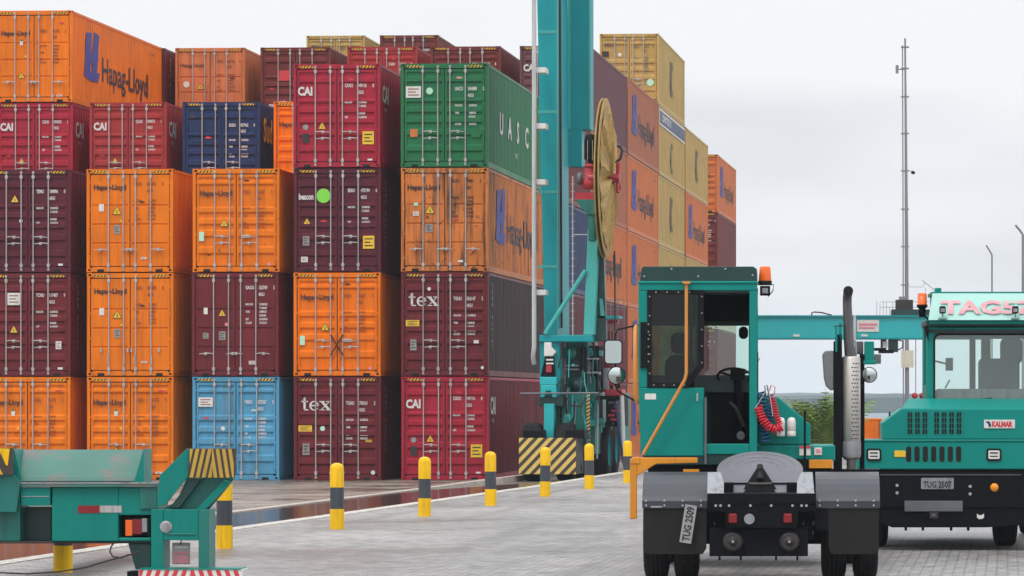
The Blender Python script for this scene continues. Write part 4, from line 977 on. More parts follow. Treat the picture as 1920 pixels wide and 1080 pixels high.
# orange grab pole
m = MB(); T.tube(m, [(1287, 530, 40.9), (1287, 700, 40.86), (1284, 712, 40.86), (1206, 852, 40.9)], 3.3, 'pole_orange', 10); T.pb(m, 1280, 527, 1294, 532, 40.85, 41, 'pole_orange'); m.build('grab_pole', e)
m = MB(); T.tube(m, [(1193, 612, 41.1), (1191, 622, 41.0), (1191, 745, 41.0), (1196, 756, 41.05)], 4.0, 'pole_orange', 10); m.build('grab_pole', e)
# orange bracket at the left
m = MB(); T.pb(m, 1181, 860, 1194, 973, 40.0, 40.08, 'orange_yellow'); T.poly(m, [(1194, 858), (1308, 858), (1308, 868), (1230, 870), (1208, 884), (1194, 893)], 40.0, 40.07, 'orange_yellow'); T.pb(m, 1178, 856, 1197, 866, 39.98, 40.1, 'pale_steel') if False else None
T.poly(m, [(1181, 861), (1188, 857), (1200, 857), (1200, 870), (1181, 870)], 39.99, 40.09, 'orange_yellow'); m.build('side_bracket', e, bevel=.008)
m = MB(); T.pb(m, 1281, 880, 1311, 886, 40.5, 40.6, 'orange_yellow'); m.build('side_marker', e)
m = MB(); T.pb(m, 1517, 862, 1561, 878, 41.14, 41.19, 'orange_yellow'); m.build('side_marker', e, bevel=.004)
# beacon and work lamp
m = MB(); q = T.P(1434.5, 520, 41.6); m.lathe([(.001, .165), (.055, .163), (.062, .15), (.072, .01), (.072, 0)], 'orange_lens', (q.x, q.y, q.z-.04), 'z', 20); m.lathe([(.078, -.045), (.078, 0), (.001, 0)], 'black_paint', (q.x, q.y, q.z-.04), 'z', 20); m.build('beacon', e)
m = MB(); T.pb(m, 1425, 536, 1444, 554, 41.5, 41.6, 'black_paint'); T.pb(m, 1429, 540, 1440, 550, 41.485, 41.5, 'pale_steel'); T.tube(m, [(1419, 534, 41.55), (1451, 534, 41.55), (1449, 546, 41.55), (1440, 556, 41.55)], 1, 'black_paint'); T.tube(m, [(1419, 530, 41.55), (1437, 530, 41.55)], 1.5, 'black_paint'); m.build('work_lamp', e, bevel=.008)
# engine hood behind and right
m = MB(); T.poly(m, [(1421, 742), (1460, 745), (1503, 781), (1520, 797), (1520, 834), (1421, 834)], 41.3, 43.2, TT); T.poly(m, [(1421, 835), (1566, 835), (1566, 864), (1421, 858)], 41.25, 42.6, TT); m.build('engine_hood', e, bevel=.015)
m = MB(); T.pb(m, 1499, 836, 1509, 854, 41.235, 41.25, 'sticker_white'); T.pb(m, 1512, 836, 1520, 854, 41.235, 41.25, 'sticker_white'); T.pb(m, 1499, 836, 1509, 840, 41.225, 41.235, 'sticker_red'); T.pb(m, 1512, 836, 1520, 840, 41.225, 41.235, 'sticker_red'); m.build('warning_sign', e)
m = MB(); T.pb(m, 1527, 839, 1541, 853, 41.235, 41.25, 'sticker_white'); T.pb(m, 1530, 842, 1538, 848, 41.225, 41.235, 'sticker_pink'); m.build('label_plate', e)
for u in (1464, 1484):
    q = T.P(u, 818, 41.15); m = MB(); m.lathe([(.001, 0), (.045, 0), (.048, .01), (.048, .055), (.044, .06), (.048, .065), (.048, .17), (.035, .205), (.001, .215)], 'white_plastic', (q.x, q.y, q.z), 'z', 18); m.build('filter_canister', e)
def L3(pts, d): return [T.P(u, v, d) for u, v in pts]
m = MB(); coil(m, L3([(1421, 762), (1424, 772), (1432, 790), (1444, 803), (1456, 806), (1466, 800)], 41.0), .042, .011, 13, 'red_coil'); m.build('air_hose', e)
m = MB(); coil(m, L3([(1447, 748), (1452, 760), (1456, 780), (1462, 796)], 41.05), .03, .009, 10, 'red_coil'); m.build('air_hose', e)
m = MB(); coil(m, L3([(1426, 735), (1428, 770), (1430, 800), (1436, 828)], 41.12), .05, .011, 14, 'blue_coil'); coil(m, L3([(1444, 740), (1444, 770), (1442, 800)], 41.15), .035, .01, 10, 'blue_coil'); m.build('air_hose', e)
m = MB(); T.tube(m, [(1417, 764, 40.98), (1432, 740, 40.98), (1440, 724, 40.98), (1444, 745, 40.98), (1449, 780, 41)], .9, 'grey_pipe', 5); T.tube(m, [(1440, 740, 41), (1446, 722, 41), (1453, 726, 41), (1452, 738, 41), (1441, 748, 41), (1458, 744, 41)], 1.0, 'red_coil', 5); T.tube(m, [(1436, 745, 41), (1434, 724, 41), (1438, 722, 41), (1443, 750, 41), (1432, 760, 41)], 1.0, 'dark_steel', 5); m.build('hose_hanger', e)
m = MB(); T.tube(m, [(1421, 660, 41.1), (1421, 745, 41.1)], 1.1, 'dark_steel', 6); T.tube(m, [(1419, 672, 41.1), (1425, 671, 41.1), (1420, 680, 41.1)], .8, 'greasy_steel', 5); m.build('cable', e)
m = MB(); T.tube(m, [(1509, 770, 41.0), (1509, 884, 41.0)], 2.2, 'black_paint', 8); m.build('post', e)
# exhaust stack
m = MB(); T.pb(m, 1563, 640, 1579, 892, 41.6, 41.75, 'black_paint'); T.poly(m, [(1566, 640), (1566, 634), (1571, 627), (1579, 627), (1579, 640)], 41.6, 41.75, 'black_paint'); T.pb(m, 1612, 664, 1621, 888, 41.9, 42.0, 'black_paint'); T.pb(m, 1560, 880, 1650, 892, 41.6, 42.1, 'black_paint'); m.build('stack_post', e)
q = T.P(1596, 860, 41.7); s_ = 41.7/F; r_ = 17.5*s_
m = MB(); hgt = (860-668)*s_
m.lathe([(.04, -.10), (.045, 0), (r_*.8, 0), (r_, .02), (r_, hgt-.02), (r_*.85, hgt), (.06, hgt), (.001, hgt)], 'stainless', (q.x, q.y, q.z), 'z', 30)
mf = m.build('exhaust_muffler', e)
m = MB()
for i in range(22):
    for k in range(3):
        a = R(-84+k*17+(8 if i % 2 else 0)); z = .14+i*.045
        c = Vector((q.x+r_*1.003*math.cos(a), q.y+r_*1.003*math.sin(a), q.z+z)); nx = Vector((math.cos(a), math.sin(a), 0)); tx = Vector((-math.sin(a), math.cos(a), 0))
        m.add([c+tx*.012*math.cos(R(b))+Vector((0, 0, .008*math.sin(R(b)))) for b in range(0, 360, 60)], [tuple(range(6))], 'hole_black')
m.build('perforation', mf, fix=False)
m = MB(); m.lathe([(r_*1.03, 0), (r_*1.05, .03), (r_*1.05, .15), (r_*1.03, .17)], 'pale_steel', (q.x, q.y, q.z+.03), 'z', 28); m.lathe([(.05, -.22), (.055, -.02), (.09, 0)], 'stainless', (q.x, q.y, q.z), 'z', 18); m.build('clamp', mf)
m = MB(); T.tube(m, [(1594, 672, 41.7), (1591, 640, 41.7), (1589, 600, 41.7), (1588, 565, 41.7), (1588.5, 552, 41.68), (1590, 545, 41.62), (1591.5, 541, 41.56)], [13*s_*.62, 12*s_*.7, 11*s_*.72, 11*s_*.74, 11*s_*.76, 11*s_*.78, 11*s_*.8], 'burnt_steel', 18) if False else m.tube([T.P(1594, 672, 41.7), T.P(1591.5, 640, 41.7), T.P(1589.5, 600, 41.7), T.P(1588.5, 568, 41.7), T.P(1588.7, 556, 41.69), T.P(1590, 549, 41.64), T.P(1590.5, 545, 41.56)], [.062, .058, .054, .052, .052, .054, .056], 'burnt_steel', 18, False)
qq = T.P(1590.5, 545, 41.555); m.disc((qq.x, qq.y-.001, qq.z), .05, 'hole_black', 16, 'y', .004); m.build('exhaust_pipe', e)
m = MB(); T.tube(m, [(1605, 668, 41.75), (1604, 640, 41.75), (1601, 640, 41.75)], 2, 'pale_steel', 8); T.tube(m, [(1568, 612, 41.55), (1568, 660, 41.55)], 2, TT, 8); T.pb(m, 1573, 605, 1578, 652, 41.6, 41.7, TT); T.tube(m, [(1563, 612, 41.6), (1585, 610, 41.6)], 1.2, 'dark_steel', 6); m.build('stack_bracket', e)
# covered mirror, right mirrors
m = MB(); pts = [(1542, 664), (1547, 658), (1563, 657), (1563, 732), (1558, 732), (1549, 724), (1545, 708), (1544, 690)]; T.poly(m, pts, 41.6, 41.95, 'grey_canvas'); m.build('air_cleaner_cover', e, bevel=.05)
m = MB(); T.pb(m, 1604, 640, 1619, 664, 42.0, 42.2, 'grey_canvas'); T.pb(m, 1636, 664, 1652, 682, 42.2, 42.3, 'grey_canvas'); T.pb(m, 1621, 640, 1639, 682, 41.9, 42.1, TT); T.pb(m, 1619, 676, 1643, 683, 41.85, 42.1, TT); T.tube(m, [(1639, 655, 42), (1660, 655, 42)], 3, 'black_paint', 8); m.build('mirror_bracket', e, bevel=.01)
def round_mirror(u, v, rp, d, tilt=6):
    q = T.P(u, v, d); r = rp*d/F; Mm = Matrix.Translation(q) @ Matrix.Rotation(R(tilt), 4, 'Z') @ Matrix.Rotation(R(5), 4, 'X')
    m = MB(); m.lathe([(.001, .03), (r*.9, .03), (r, .01), (r, 0), (r*.92, -.004)], 'black_paint', (0, 0, 0), 'y', 28, Mm)
    o = m.build('round_mirror', e)
    m = MB(); m.lathe([(.001, -.028), (r*.35, -.025), (r*.65, -.016), (r*.93, -.002)], 'mirror_glass', (0, 0, 0), 'y', 28, Mm); m.build('mirror_face', o)
round_mirror(1630, 703, 15, 41.9, -4); round_mirror(1156, 704, 17, 41.2, 8)
m = MB(); ou = [(T.P(*p, 41.2).x, T.P(*p, 41.2).z) for p in ((1133, 683), (1167, 637))]
oo = rrect(ou[0][0], ou[0][1], ou[1][0], ou[1][1], .045); ii = rrect(ou[0][0]+.012, ou[0][1]+.012, ou[1][0]-.012, ou[1][1]-.012, .035)
yy = T.P(1150, 660, 41.2).y; m.prism(oo, yy, yy+.05, 'black_paint'); mo = m.build('side_mirror', e)
m = MB(); n_=len(ii); cx_=sum(p[0] for p in ii)/n_; m.add([(p[0], yy-.012-(cx_-p[0])*.10*(1 if p[0]<cx_ else 1)-(0), p[1]) for p in ii], [tuple(range(n_))], 'mirror_glass'); m.build('mirror_face', mo)
m = MB(); T.tube(m, [(1198, 609, 41.3), (1158, 618, 41.25), (1153, 630, 41.22), (1153, 690, 41.27), (1154, 722, 41.27), (1158, 733, 41.27), (1198, 756, 41.3)], 1.6, 'black_paint', 8); T.tube(m, [(1160, 728, 41.27), (1158, 690, 41.3)], 2.2, 'rubber', 8); m.build('mirror_arm', e)

# ------------------------------------------------------------------ far terminal tractor, seen from the front
T = Thing('terminal_tractor', 'teal terminal tractor facing the camera at the right edge with a black front bumper', 'tractor', 1760, 46.3, 0)
e = T.e; DF = 46.3
for u, d in ((1643, 48), (1884, 48), (1930, 52.5), (1640, 52.5)):
    p = T.P(u, 900, d); wheel(e, p.x, p.y, .5, .5, .30)
m = MB(); T.pb(m, 1606, 886, 1976, 952, DF, DF+.25, 'black_paint'); T.poly(m, [(1648, 952), (1976, 952), (1976, 978), (1850, 989), (1672, 989), (1648, 978)], DF+.03, DF+.2, 'black_paint'); T.pb(m, 1650, 889, 1915, 892, DF-.01, DF, 'fender_grey')
for u in (1699, 1731, 1784, 1816): T.pb(m, u-3, 988, u+2, 995, DF+.1, DF+.13, 'black_paint')
bmp = m.build('bumper', e, bevel=.02)
m = MB(); T.pb(m, 1660, 950, 1960, 985, DF+.4, DF+5.5, 'hole_black'); T.pb(m, 1612, 880, 1970, 950, DF+.3, DF+6, 'hole_black'); m.build('chassis', e)
m = MB()
for u, v in ((1682, 910), (1682, 924), (1819, 912), (1819, 926)): q = T.P(u, v, DF); m.disc((q.x, q.y-.008, q.z), .02, 'chrome_dot', 10, 'y', .01)
m.build('bolt', bmp)
m = MB(); T.pb(m, 1696, 939, 1805, 959, DF-.02, DF, 'greasy_steel'); m.build('step_plate', bmp, bevel=.004)
m = MB(); T.pb(m, 1743, 960, 1759, 972, DF-.03, DF+.05, 'dark_steel'); T.pb(m, 1747, 963, 1754, 968, DF-.035, DF-.03, 'greasy_steel'); m.build('tow_eye', bmp)
m = MB(); T.poly(m, [(1832, 963), (1836, 966), (1841, 966), (1845, 963), (1845, 970), (1842, 973), (1835, 973), (1832, 970)], DF-.03, DF, 'white_plastic'); m.build('tow_hook', bmp)
m = MB(); q = T.P(1864.5, 914, DF); m.lathe([(.001, -.03), (.035, -.028), (.052, -.01), (.055, 0)], 'amber_lens', (q.x, q.y, q.z), 'y', 12); m.build('turn_lamp', e)
m = MB(); a = T.P(1727, 917, DF); b = T.P(1788, 896, DF); m.prism(rrect(a.x, a.z, b.x, b.z, .015, 3), a.y-.012, a.y, 'pale_steel'); lp = m.build('licence_plate', e)
m = MB(); T.text(m, 'TUG 2507', 1731, 902, 1784, 914, DF-.016, 'black_mark', .003); T.text(m, 'TECON', 1746, 897.5, 1769, 900, DF-.016, 'black_mark', 0) if False else None; m.build('plate_number', lp)
# hood
m = MB(); T.pb(m, 1606, 827, 1976, 880, DF, DF+.9, TT); T.pb(m, 1604, 824, 1978, 828.5, DF-.015, DF+.9, 'teal_paint'); T.pb(m, 1612, 880, 1970, 887, DF+.06, DF+.5, 'hole_black')
a = T.P(1652, 824, DF+.06)
def hood(mb, pts, d0, d1, m_): T.poly(mb, pts, d0, d1, m_)
hood(m, [(1655, 824), (1654, 793), (1690, 766), (1978, 766), (1978, 824)], DF+.05, DF+1.2, TT)
# sloped upper face of the hood
q = [T.P(1690, 766, DF+.05), T.P(1978, 766, DF+.05), T.P(1978, 766, DF+.05)+Vector((0, .45, .13)), T.P(1690, 766, DF+.05)+Vector((.10, .45, .13))]
low = [Vector((p.x, p.y+.01, p.z-.05)) for p in q]
m.add(q+low, [(0, 1, 2, 3), (4, 7, 6, 5), (0, 4, 5, 1), (1, 5, 6, 2), (2, 6, 7, 3), (3, 7, 4, 0)], TT)
hd = m.build('hood', e, bevel=.015)
m = MB()
for i in range(7):
    u = (1702, 1716, 1730, 1752, 1766, 1780, 1794)[i]
    for du in (0, 5):
        for k in range(4): T.pb(m, u+du, 773+k*10.6, u+du+3.4, 781.5+k*10.6, DF+.04, DF+.06, 'hole_black')
m.build('louvre', hd)
m = MB()
for i in range(7):
    u = 1699+i*15.6; a = T.P(u, 866, DF); b = T.P(u+9.6, 837, DF)
    m.prism(rrect(a.x, a.z, b.x, b.z, .025, 3), a.y-.006, a.y+.004, 'hole_black')
m.build('grille', hd)
for u in (1624.5, 1849.5):
    a = T.P(u, 864, DF); b = T.P(u+28, 841, DF); m = MB(); m.prism(rrect(a.x, a.z, b.x, b.z, .03, 4), a.y-.02, a.y, 'rubber'); hl = m.build('headlight', e)
    m = MB(); a = T.P(u+3.5, 860.5, DF); b = T.P(u+24.5, 844.5, DF); m.prism(rrect(a.x, a.z, b.x, b.z, .015, 4), a.y-.03, a.y-.02, 'white_plastic'); ll = m.build('lens', hl)
    m = MB(); T.pb(m, u+6.5, 848, u+21.5, 850.5, DF-.033, DF-.03, 'hole_black'); T.pb(m, u+6.5, 854.5, u+21.5, 856.5, DF-.033, DF-.03, 'hole_black'); o = m.build('lamp_slot', hl)
m = MB(); T.pb(m, 1677, 845, 1698, 857, DF-.012, DF, 'sticker_yellow'); m.build('side_marker', e, bevel=.005)
m = MB(); T.pb(m, 1845, 787, 1903, 803, DF+.035, DF+.05, 'sticker_white'); sg = m.build('maker_sign', e)
m = MB(); T.text(m, 'KALMAR', 1860, 790, 1899, 800, DF+.032, 'sticker_red', .006); T.poly(m, [(1848, 790), (1855, 790), (1858, 796), (1858, 800), (1854, 800), (1853, 795)], DF+.030, DF+.034, 'navy_paint'); m.build('lettering', sg)
# cab shell
DW = DF+.55; CDP = 1.45
def cb2(mb, u0, v0, u1, v1, d0, d1, mat=TT): T.pb(mb, u0, v0, u1, v1, d0, d1, mat)
m = MB()
cb2(m, 1738, 610, 1753, 766, DW, DW+.1); cb2(m, 1958, 610, 1976, 766, DW, DW+.1); cb2(m, 1738, 762, 1976, 800, DW+.02, DW+CDP)
a = T.P(1738, 766, DW); b = T.P(1976, 610, DW)
m.box((a.x, a.y+.1, a.z), (a.x+.04, a.y+.3, b.z), TT); m.box((b.x-.04, a.y+.1, a.z), (b.x, a.y+CDP, b.z), TT)
m.box((a.x, a.y+CDP-.3, a.z), (a.x+.04, a.y+CDP, b.z), TT); m.box((a.x, a.y+.1, a.z), (a.x+.04, a.y+CDP, a.z+.3), TT)
m.box((a.x, a.y+CDP-.05, b.z-.15), (b.x, a.y+CDP, b.z), TT); m.box((a.x+.62, a.y+CDP-.05, a.z), (a.x+.70, a.y+CDP, b.z-.15), 'interior_grey'); m.box((a.x+.78, a.y+CDP-.05, a.z), (a.x+.90, a.y+CDP, b.z-.15), 'interior_grey'); m.box((b.x-.2, a.y+CDP-.05, a.z), (b.x, a.y+CDP, b.z-.15), 'interior_grey')
m.box((a.x, a.y+CDP-.05, a.z), (b.x, a.y+CDP, a.z+.10), TT)
cb2(m, 1736, 600, 1978, 612, DW-.05, DW+CDP, 'dark_teal_paint'); cb2(m, 1738, 612, 1976, 626, DW, DW+.12, 'dark_teal_paint'); cb2(m, 1736, 613.5, 1978, 618, DW-.02, DW, TT)
cab = m.build('cab', e, bevel=.012)
m = MB(); o1 = [T.P(1750, 766, DW), T.P(1962, 625, DW)]
oo = rrect(o1[0].x, o1[0].z, o1[1].x, o1[1].z, .09); ii = rrect(o1[0].x+.025, o1[0].z+.025, o1[1].x-.025, o1[1].z-.025, .07)
ringprism(m, oo, ii, o1[0].y-.02, o1[0].y+.03, 'rubber'); ws = m.build('windscreen', cab)
m = MB(); m.prism(ii, o1[0].y, o1[0].y+.006, 'screen_glass'); m.build('pane', ws)
m = MB(); T.pb(m, 1756, 729, 1958, 762, DW+.08, DW+.5, 'sticker_grey'); m.build('dashboard', cab, bevel=.03)
m = MB()
a = T.P(1835, 728, DW+.7); b = T.P(1912, 672, DW+.7); m.prism(rrect(a.x, a.z-.3, b.x, b.z, .06), a.y, a.y+.16, 'interior_grey')
a = T.P(1876, 676, DW+.7); b = T.P(1918, 632, DW+.7); m.prism(rrect(a.x, a.z-.05, b.x, b.z, .09), a.y+.02, a.y+.14, 'interior_grey')
m.build('seat', cab, bevel=.03)
m = MB(); T.pb(m, 1773, 671, 1787, 695, DW+.3, DW+.34, 'interior_grey'); T.tube(m, [(1754, 677, DW+.3), (1774, 682, DW+.32)], 2, 'interior_grey', 6); T.tube(m, [(1772, 728, DW+.3), (1781, 712, DW+.3)], 1.6, 'interior_grey', 6); m.build('interior_mirror', cab, bevel=.01)
m = MB(); T.tube(m, [(1752, 762, DW-.04), (1785, 757, DW-.05), (1814, 751, DW-.05)], 1.8, 'black_paint', 6); T.tube(m, [(1814, 751, DW-.05), (1860, 747, DW-.04)], 1.6, 'rubber', 6); m.build('wiper', cab)
m = MB(); T.tube(m, [(1897, 764, DW-.05), (1870, 758, DW-.05), (1820, 752, DW-.04)], 1.7, 'rubber', 6); T.poly(m, [(1870, 756), (1910, 760), (1898, 767), (1888, 766)], DW-.06, DW-.03, 'black_paint'); m.build('wiper', cab)
# tilted sign panel above the windscreen
m = MB(); a = T.P(1741, 600, DW-.25); b = T.P(1978, 549, DW-.25); tz = b.z-a.z
V = [(a.x, a.y, a.z), (b.x, a.y, a.z), (b.x, a.y+.22, b.z), (a.x+.06, a.y+.22, b.z)]; V += [(x, y+.04, z) for x, y, z in V]
m.add(V, [(0, 1, 2, 3), (4, 7, 6, 5), (0, 4, 5, 1), (1, 5, 6, 2), (2, 6, 7, 3), (3, 7, 4, 0)], 'pale_aqua_paint')
m.box((a.x+.05, a.y+.22, b.z-.02), (b.x, a.y+CDP, b.z+.02), TT); m.box((a.x+.02, a.y+.06, a.z-.05), (b.x, a.y+CDP, a.z), TT); m.box((a.x+.08, a.y+.7, a.z), (b.x-.02, a.y+CDP, b.z), TT)
rp = m.build('roof_sign', cab)
m = MB(); t = MB(); t.text('TAG57', .30, 'sign_pink', Matrix.Identity(4), .012)
mxx = max(p[0] for p in t.v); tl = math.atan2(.22, tz); 
Ms = Matrix.Translation((a.x+.17, a.y+.035, a.z+.085)) @ Matrix.Rotation(-tl, 4, 'X') @ TEXTM
for p in range(len(t.v)): t.v[p] = (t.v[p][0]/mxx*1.17, t.v[p][1]*.9, .006)
m.add(t.v, t.f, 'sign_pink', False, Ms); m.build('lettering', rp)
for u in (1767.5, 1904):
    m = MB(); a1 = T.P(u-6, 588, DW-.33); b1 = T.P(u+6, 574, DW-.33); m.prism(rrect(a1.x, a1.z, b1.x, b1.z, .02, 3), a1.y, a1.y+.06, 'rubber'); T.pb(m, u-4, 578, u+4, 585, DW-.34, DW-.33, 'pale_steel'); T.tube(m, [(u, 588, DW-.3), (u, 597, DW-.25)], 1.2, 'pale_steel', 5); T.pb(m, u-8, 595, u+8, 597, DW-.30, DW-.2, 'pale_aqua_paint'); m.build('work_lamp', e)
m = MB(); T.tube(m, [(1762, 550, DW+.1), (1755, 546, DW+.1), (1729, 525, DW+.1)], 1.0, 'grey_pipe', 6); T.pb(m, 1753, 540, 1765, 549, DW, DW+.1, TT); m.build('antenna', e)
m = MB(); q = T.P(1729, 571, DW+.4); m.lathe([(.001, .15), (.05, .148), (.06, .135), (.062, 0), (.07, 0), (.07, -.03), (.04, -.06), (.05, -.09), (.04, -.16), (.001, -.16)], 'orange_lens', (q.x, q.y, q.z), 'z', 18)
for i, f in enumerate(m.f):
    if min(m.v[j][2] for j in f) < q.z-.01: m.m[i] = 'black_paint'
T.tube(m, [(1729, 588, DW+.4), (1742, 600, DW+.4)], 2, 'black_paint', 6); m.build('beacon', e)
m = MB(); T.poly(m, [(1732, 611), (1741, 611), (1741, 638), (1738, 632)], DW-.05, DW+.1, 'black_paint'); m.build('grab_handle', e)
m = MB(); T.tube(m, [(1668, 788, DF+.5), (1668, 772, DF+.5)], 1.6, 'black_paint', 8); m.build('marker_rod', e)

# ------------------------------------------------------------------ rubber tyred gantry crane (leg, bogie, cable reel)
Y = 97.0
T = Thing('gantry_crane', 'tall teal gantry crane leg rising past the top of the photo beside the container stack', 'crane', 1050, Y, -.24, rot=False)
e = T.e; CT_ = 'crane_teal'
def wheelY(x, y, z, r, wdt):
    wheel(e, x, y, z, r, wdt)
m = MB()
a0 = T.P(1007, 0, Y+1); a1 = T.P(1042, 0, Y+1); b0 = T.P(1021, 628, Y+1); b1 = T.P(1045, 628, Y+1)
top = 26 - T.O.z; kx_ = (top-b0.z)/(a0.z-b0.z)
l2 = b0.x+(a0.x-b0.x)*kx_; r2 = b1.x+(a1.x-b1.x)*kx_
yy = b0.y
m.add([(b0.x, yy, b0.z), (b1.x, yy, b0.z), (b1.x, yy+2.7, b0.z), (b0.x, yy+2.7, b0.z), (l2, yy, top), (r2, yy, top), (r2, yy+2.7, top), (l2, yy+2.7, top)], [(0,3,2,1),(4,5,6,7),(0,1,5,4),(1,2,6,5),(2,3,7,6),(3,0,4,7)], CT_)
m.box((b1.x-.003, yy+.0, b0.z+.2), (b1.x+.03, yy+.02, top*.5), 'crane_teal_light')
m.build('leg', e, bevel=.02)
m = MB(); a = T.P(1066, 242, Y+4); b = T.P(1106, 242, Y+4); m.box((a.x, a.y, a.z), (b.x, a.y+.9, top), CT_); m.box((a.x-.02, a.y-.02, a.z), (a.x+.05, a.y, top), 'crane_teal_light'); m.box((b.x-.04, a.y-.02, a.z), (b.x+.02, a.y, top), 'crane_teal_light')
a = T.P(1066, 312, Y+4); b = T.P(1091, 242, Y+4); m.box((a.x, a.y, a.z), (b.x, a.y+.8, b.z), CT_); m.build('leg', e, bevel=.02)
m = MB(); a = T.P(1001.5, 100, Y); z1 = T.P(1001, 650, Y).z
m.tube([(a.x, a.y, top), (a.x, a.y, z1), (a.x-.03, a.y, z1-.25), (a.x-.02, a.y+.15, z1-.45)], .062, 'grey_pipe', 14)
cp = m.build('conduit', e)
for v in (131, 236, 341, 548):
    m = MB(); T.pb(m, 1005, v-5, 1023, v+5, Y+.1, Y+.7, 'white_plastic'); m.build('clamp', cp)
m = MB()
for v in (60, 210, 360, 500):
    c = T.P(1030, v, Y+1); m.box((c.x-.30, yy-.012, c.z-.04), (c.x+.22, yy, c.z+.04), 'crane_teal_light')
    for k in range(5): m.disc((c.x-.25+k*.1, yy-.025, c.z), .012, 'dark_steel', 6, 'y', .012)
m.build('bolt_plate', e)
m = MB(); qa = T.P(1047, 0, Y+1)
for off, r_ in ((.5, .028), (.62, .02), (.7, .014)): m.tube([(r2+.04, yy+off, top), (b1.x+.05, yy+off, b0.z+.2)], r_, 'cable_black', 6)
m.build('cable_run', e)
# base structure
m = MB()
T.pb(m, 1011, 628, 1111, 641, Y, Y+1.2, CT_); T.pb(m, 1012, 641, 1050, 742, Y+.1, Y+1.1, CT_); T.pb(m, 1010, 742, 1056, 762, Y+.1, Y+1.2, 'dark_teal_paint')
T.pb(m, 1052, 735, 1100, 850, Y+.6, Y+12, 'dirty_teal'); T.pb(m, 1020, 762, 1050, 822, Y+.5, Y+1, 'dark_teal_paint'); T.pb(m, 1086, 705, 1116, 852, Y+1.5, Y+3.4, 'dirty_teal')
T.pb(m, 1060, 641, 1102, 735, Y+1.3, Y+2.2, 'dirty_teal')
m.build('base_frame', e, bevel=.02)
m = MB(); T.pb(m, 1019.5, 757, 1038.5, 822, Y-.15, Y+.4, 'cyan_paint'); T.pb(m, 1012, 707, 1044, 722, Y-.1, Y+.1, 'cyan_paint'); T.poly(m, [(1014, 722), (1043, 722), (1043, 745), (1036, 745), (1033, 733), (1024, 733), (1020, 745), (1014, 745)], Y-.1, Y+.1, 'cyan_paint'); m.build('steering_post', e, bevel=.02)
m = MB(); T.tube(m, [(975, 738, Y-.3), (1122, 737, Y-.3)], 1.8, 'greasy_steel', 8); m.build('feeler_rod', e)
m = MB(); T.poly(m, [(1020, 642), (1034, 642), (1034, 651), (1043, 660), (1036, 668), (1020, 668)], Y-.05, Y+.1, 'white_plastic'); m.build('flood_lamp', e, bevel=.02)
m = MB(); T.poly(m, [(1022, 669), (1038, 669), (1041, 705), (1014, 705)], Y-.02, Y+.1, 'black_paint'); T.pb(m, 1024, 673, 1037, 676, Y-.05, Y, 'white_plastic'); T.pb(m, 1024, 680, 1038, 683, Y-.05, Y, 'white_plastic'); T.pb(m, 1024, 685, 1034, 698, Y-.06, Y, 'crane_red'); m.build('control_box', e)
q = T.P(1066, 662, Y+.6); m = MB(); m.lathe([(.001, -.02), (.10, -.02), (.10, 0), (.17, 0), (.17, .8)], 'dirty_teal', (q.x, q.y, q.z), 'y', 20); m.lathe([(.001, -.02), (.12, -.02), (.12, 0), (.2, 0), (.2, .3)], 'dark_teal_paint', (q.x+.2, q.y, q.z-.85), 'y', 20); m.build('drive_motor', e)
random.seed(3)
m = MB()
for pts in ([(1050, 640, Y), (1052, 665, Y-.05), (1047, 690, Y)], [(1053, 642, Y), (1056, 700, Y), (1050, 735, Y)], [(1085, 641, Y+1), (1087, 735, Y+1)], [(1094, 641, Y+1), (1093, 735, Y+1)], [(1060, 740, Y), (1070, 760, Y), (1090, 762, Y), (1098, 745, Y)], [(1108, 620, Y+1), (1120, 690, Y+1), (1124, 760, Y+1)], [(1044, 725, Y-.1), (1056, 705, Y-.1), (1058, 690, Y)], [(1062, 720, Y+.9), (1080, 730, Y+.9), (1098, 722, Y+.9)]): T.tube(m, pts, 1.6, 'cable_black', 6)
m.build('hose', e)
m = MB()
for (u0, v0, u1, v1) in ((1060, 691, 1084, 694), (1100, 671, 1120, 674), (1100, 697, 1124, 700), (1060, 684, 1084, 687)): T.pb(m, u0, v0, u1, v1, Y+.8, Y+1.2, 'pale_steel')
m.build('step', e)
m = MB(); T.pb(m, 1100, 648, 1124, 736, Y+1.6, Y+2.5, 'black_paint'); T.pb(m, 1102, 653, 1110, 668, Y+1.5, Y+1.6, 'crane_teal'); T.pb(m, 1104, 678, 1112, 694, Y+1.5, Y+1.6, 'greasy_steel'); T.pb(m, 1084, 650, 1098, 735, Y+1.0, Y+1.4, 'black_paint'); m.build('equipment_cabinet', e, bevel=.01)
m = MB(); rz = random.Random(21)
for i in range(46):
    u = rz.uniform(1046, 1126); v = rz.uniform(644, 835 if u < 1100 else 800); d_ = Y-.05+rz.uniform(0, .4)+(1.2 if u > 1098 else 0)
    mt = rz.choice(['crane_teal', 'crane_teal', 'dirty_teal', 'black_paint', 'pale_steel', 'dirty_teal', 'crane_teal_light', 'crane_teal_light'])
    if i % 2: T.tube(m, [(u, v, d_), (u+rz.uniform(-3, 3), v+rz.uniform(15, 50), d_), (u+rz.uniform(-8, 8), v+rz.uniform(52, 60), d_)], rz.uniform(.8, 1.8), mt, 6)
    else: T.pb(m, u, v, u+rz.uniform(3, 11), v+rz.uniform(3, 14), d_, d_+.2, mt)
m.build('pipework', e)
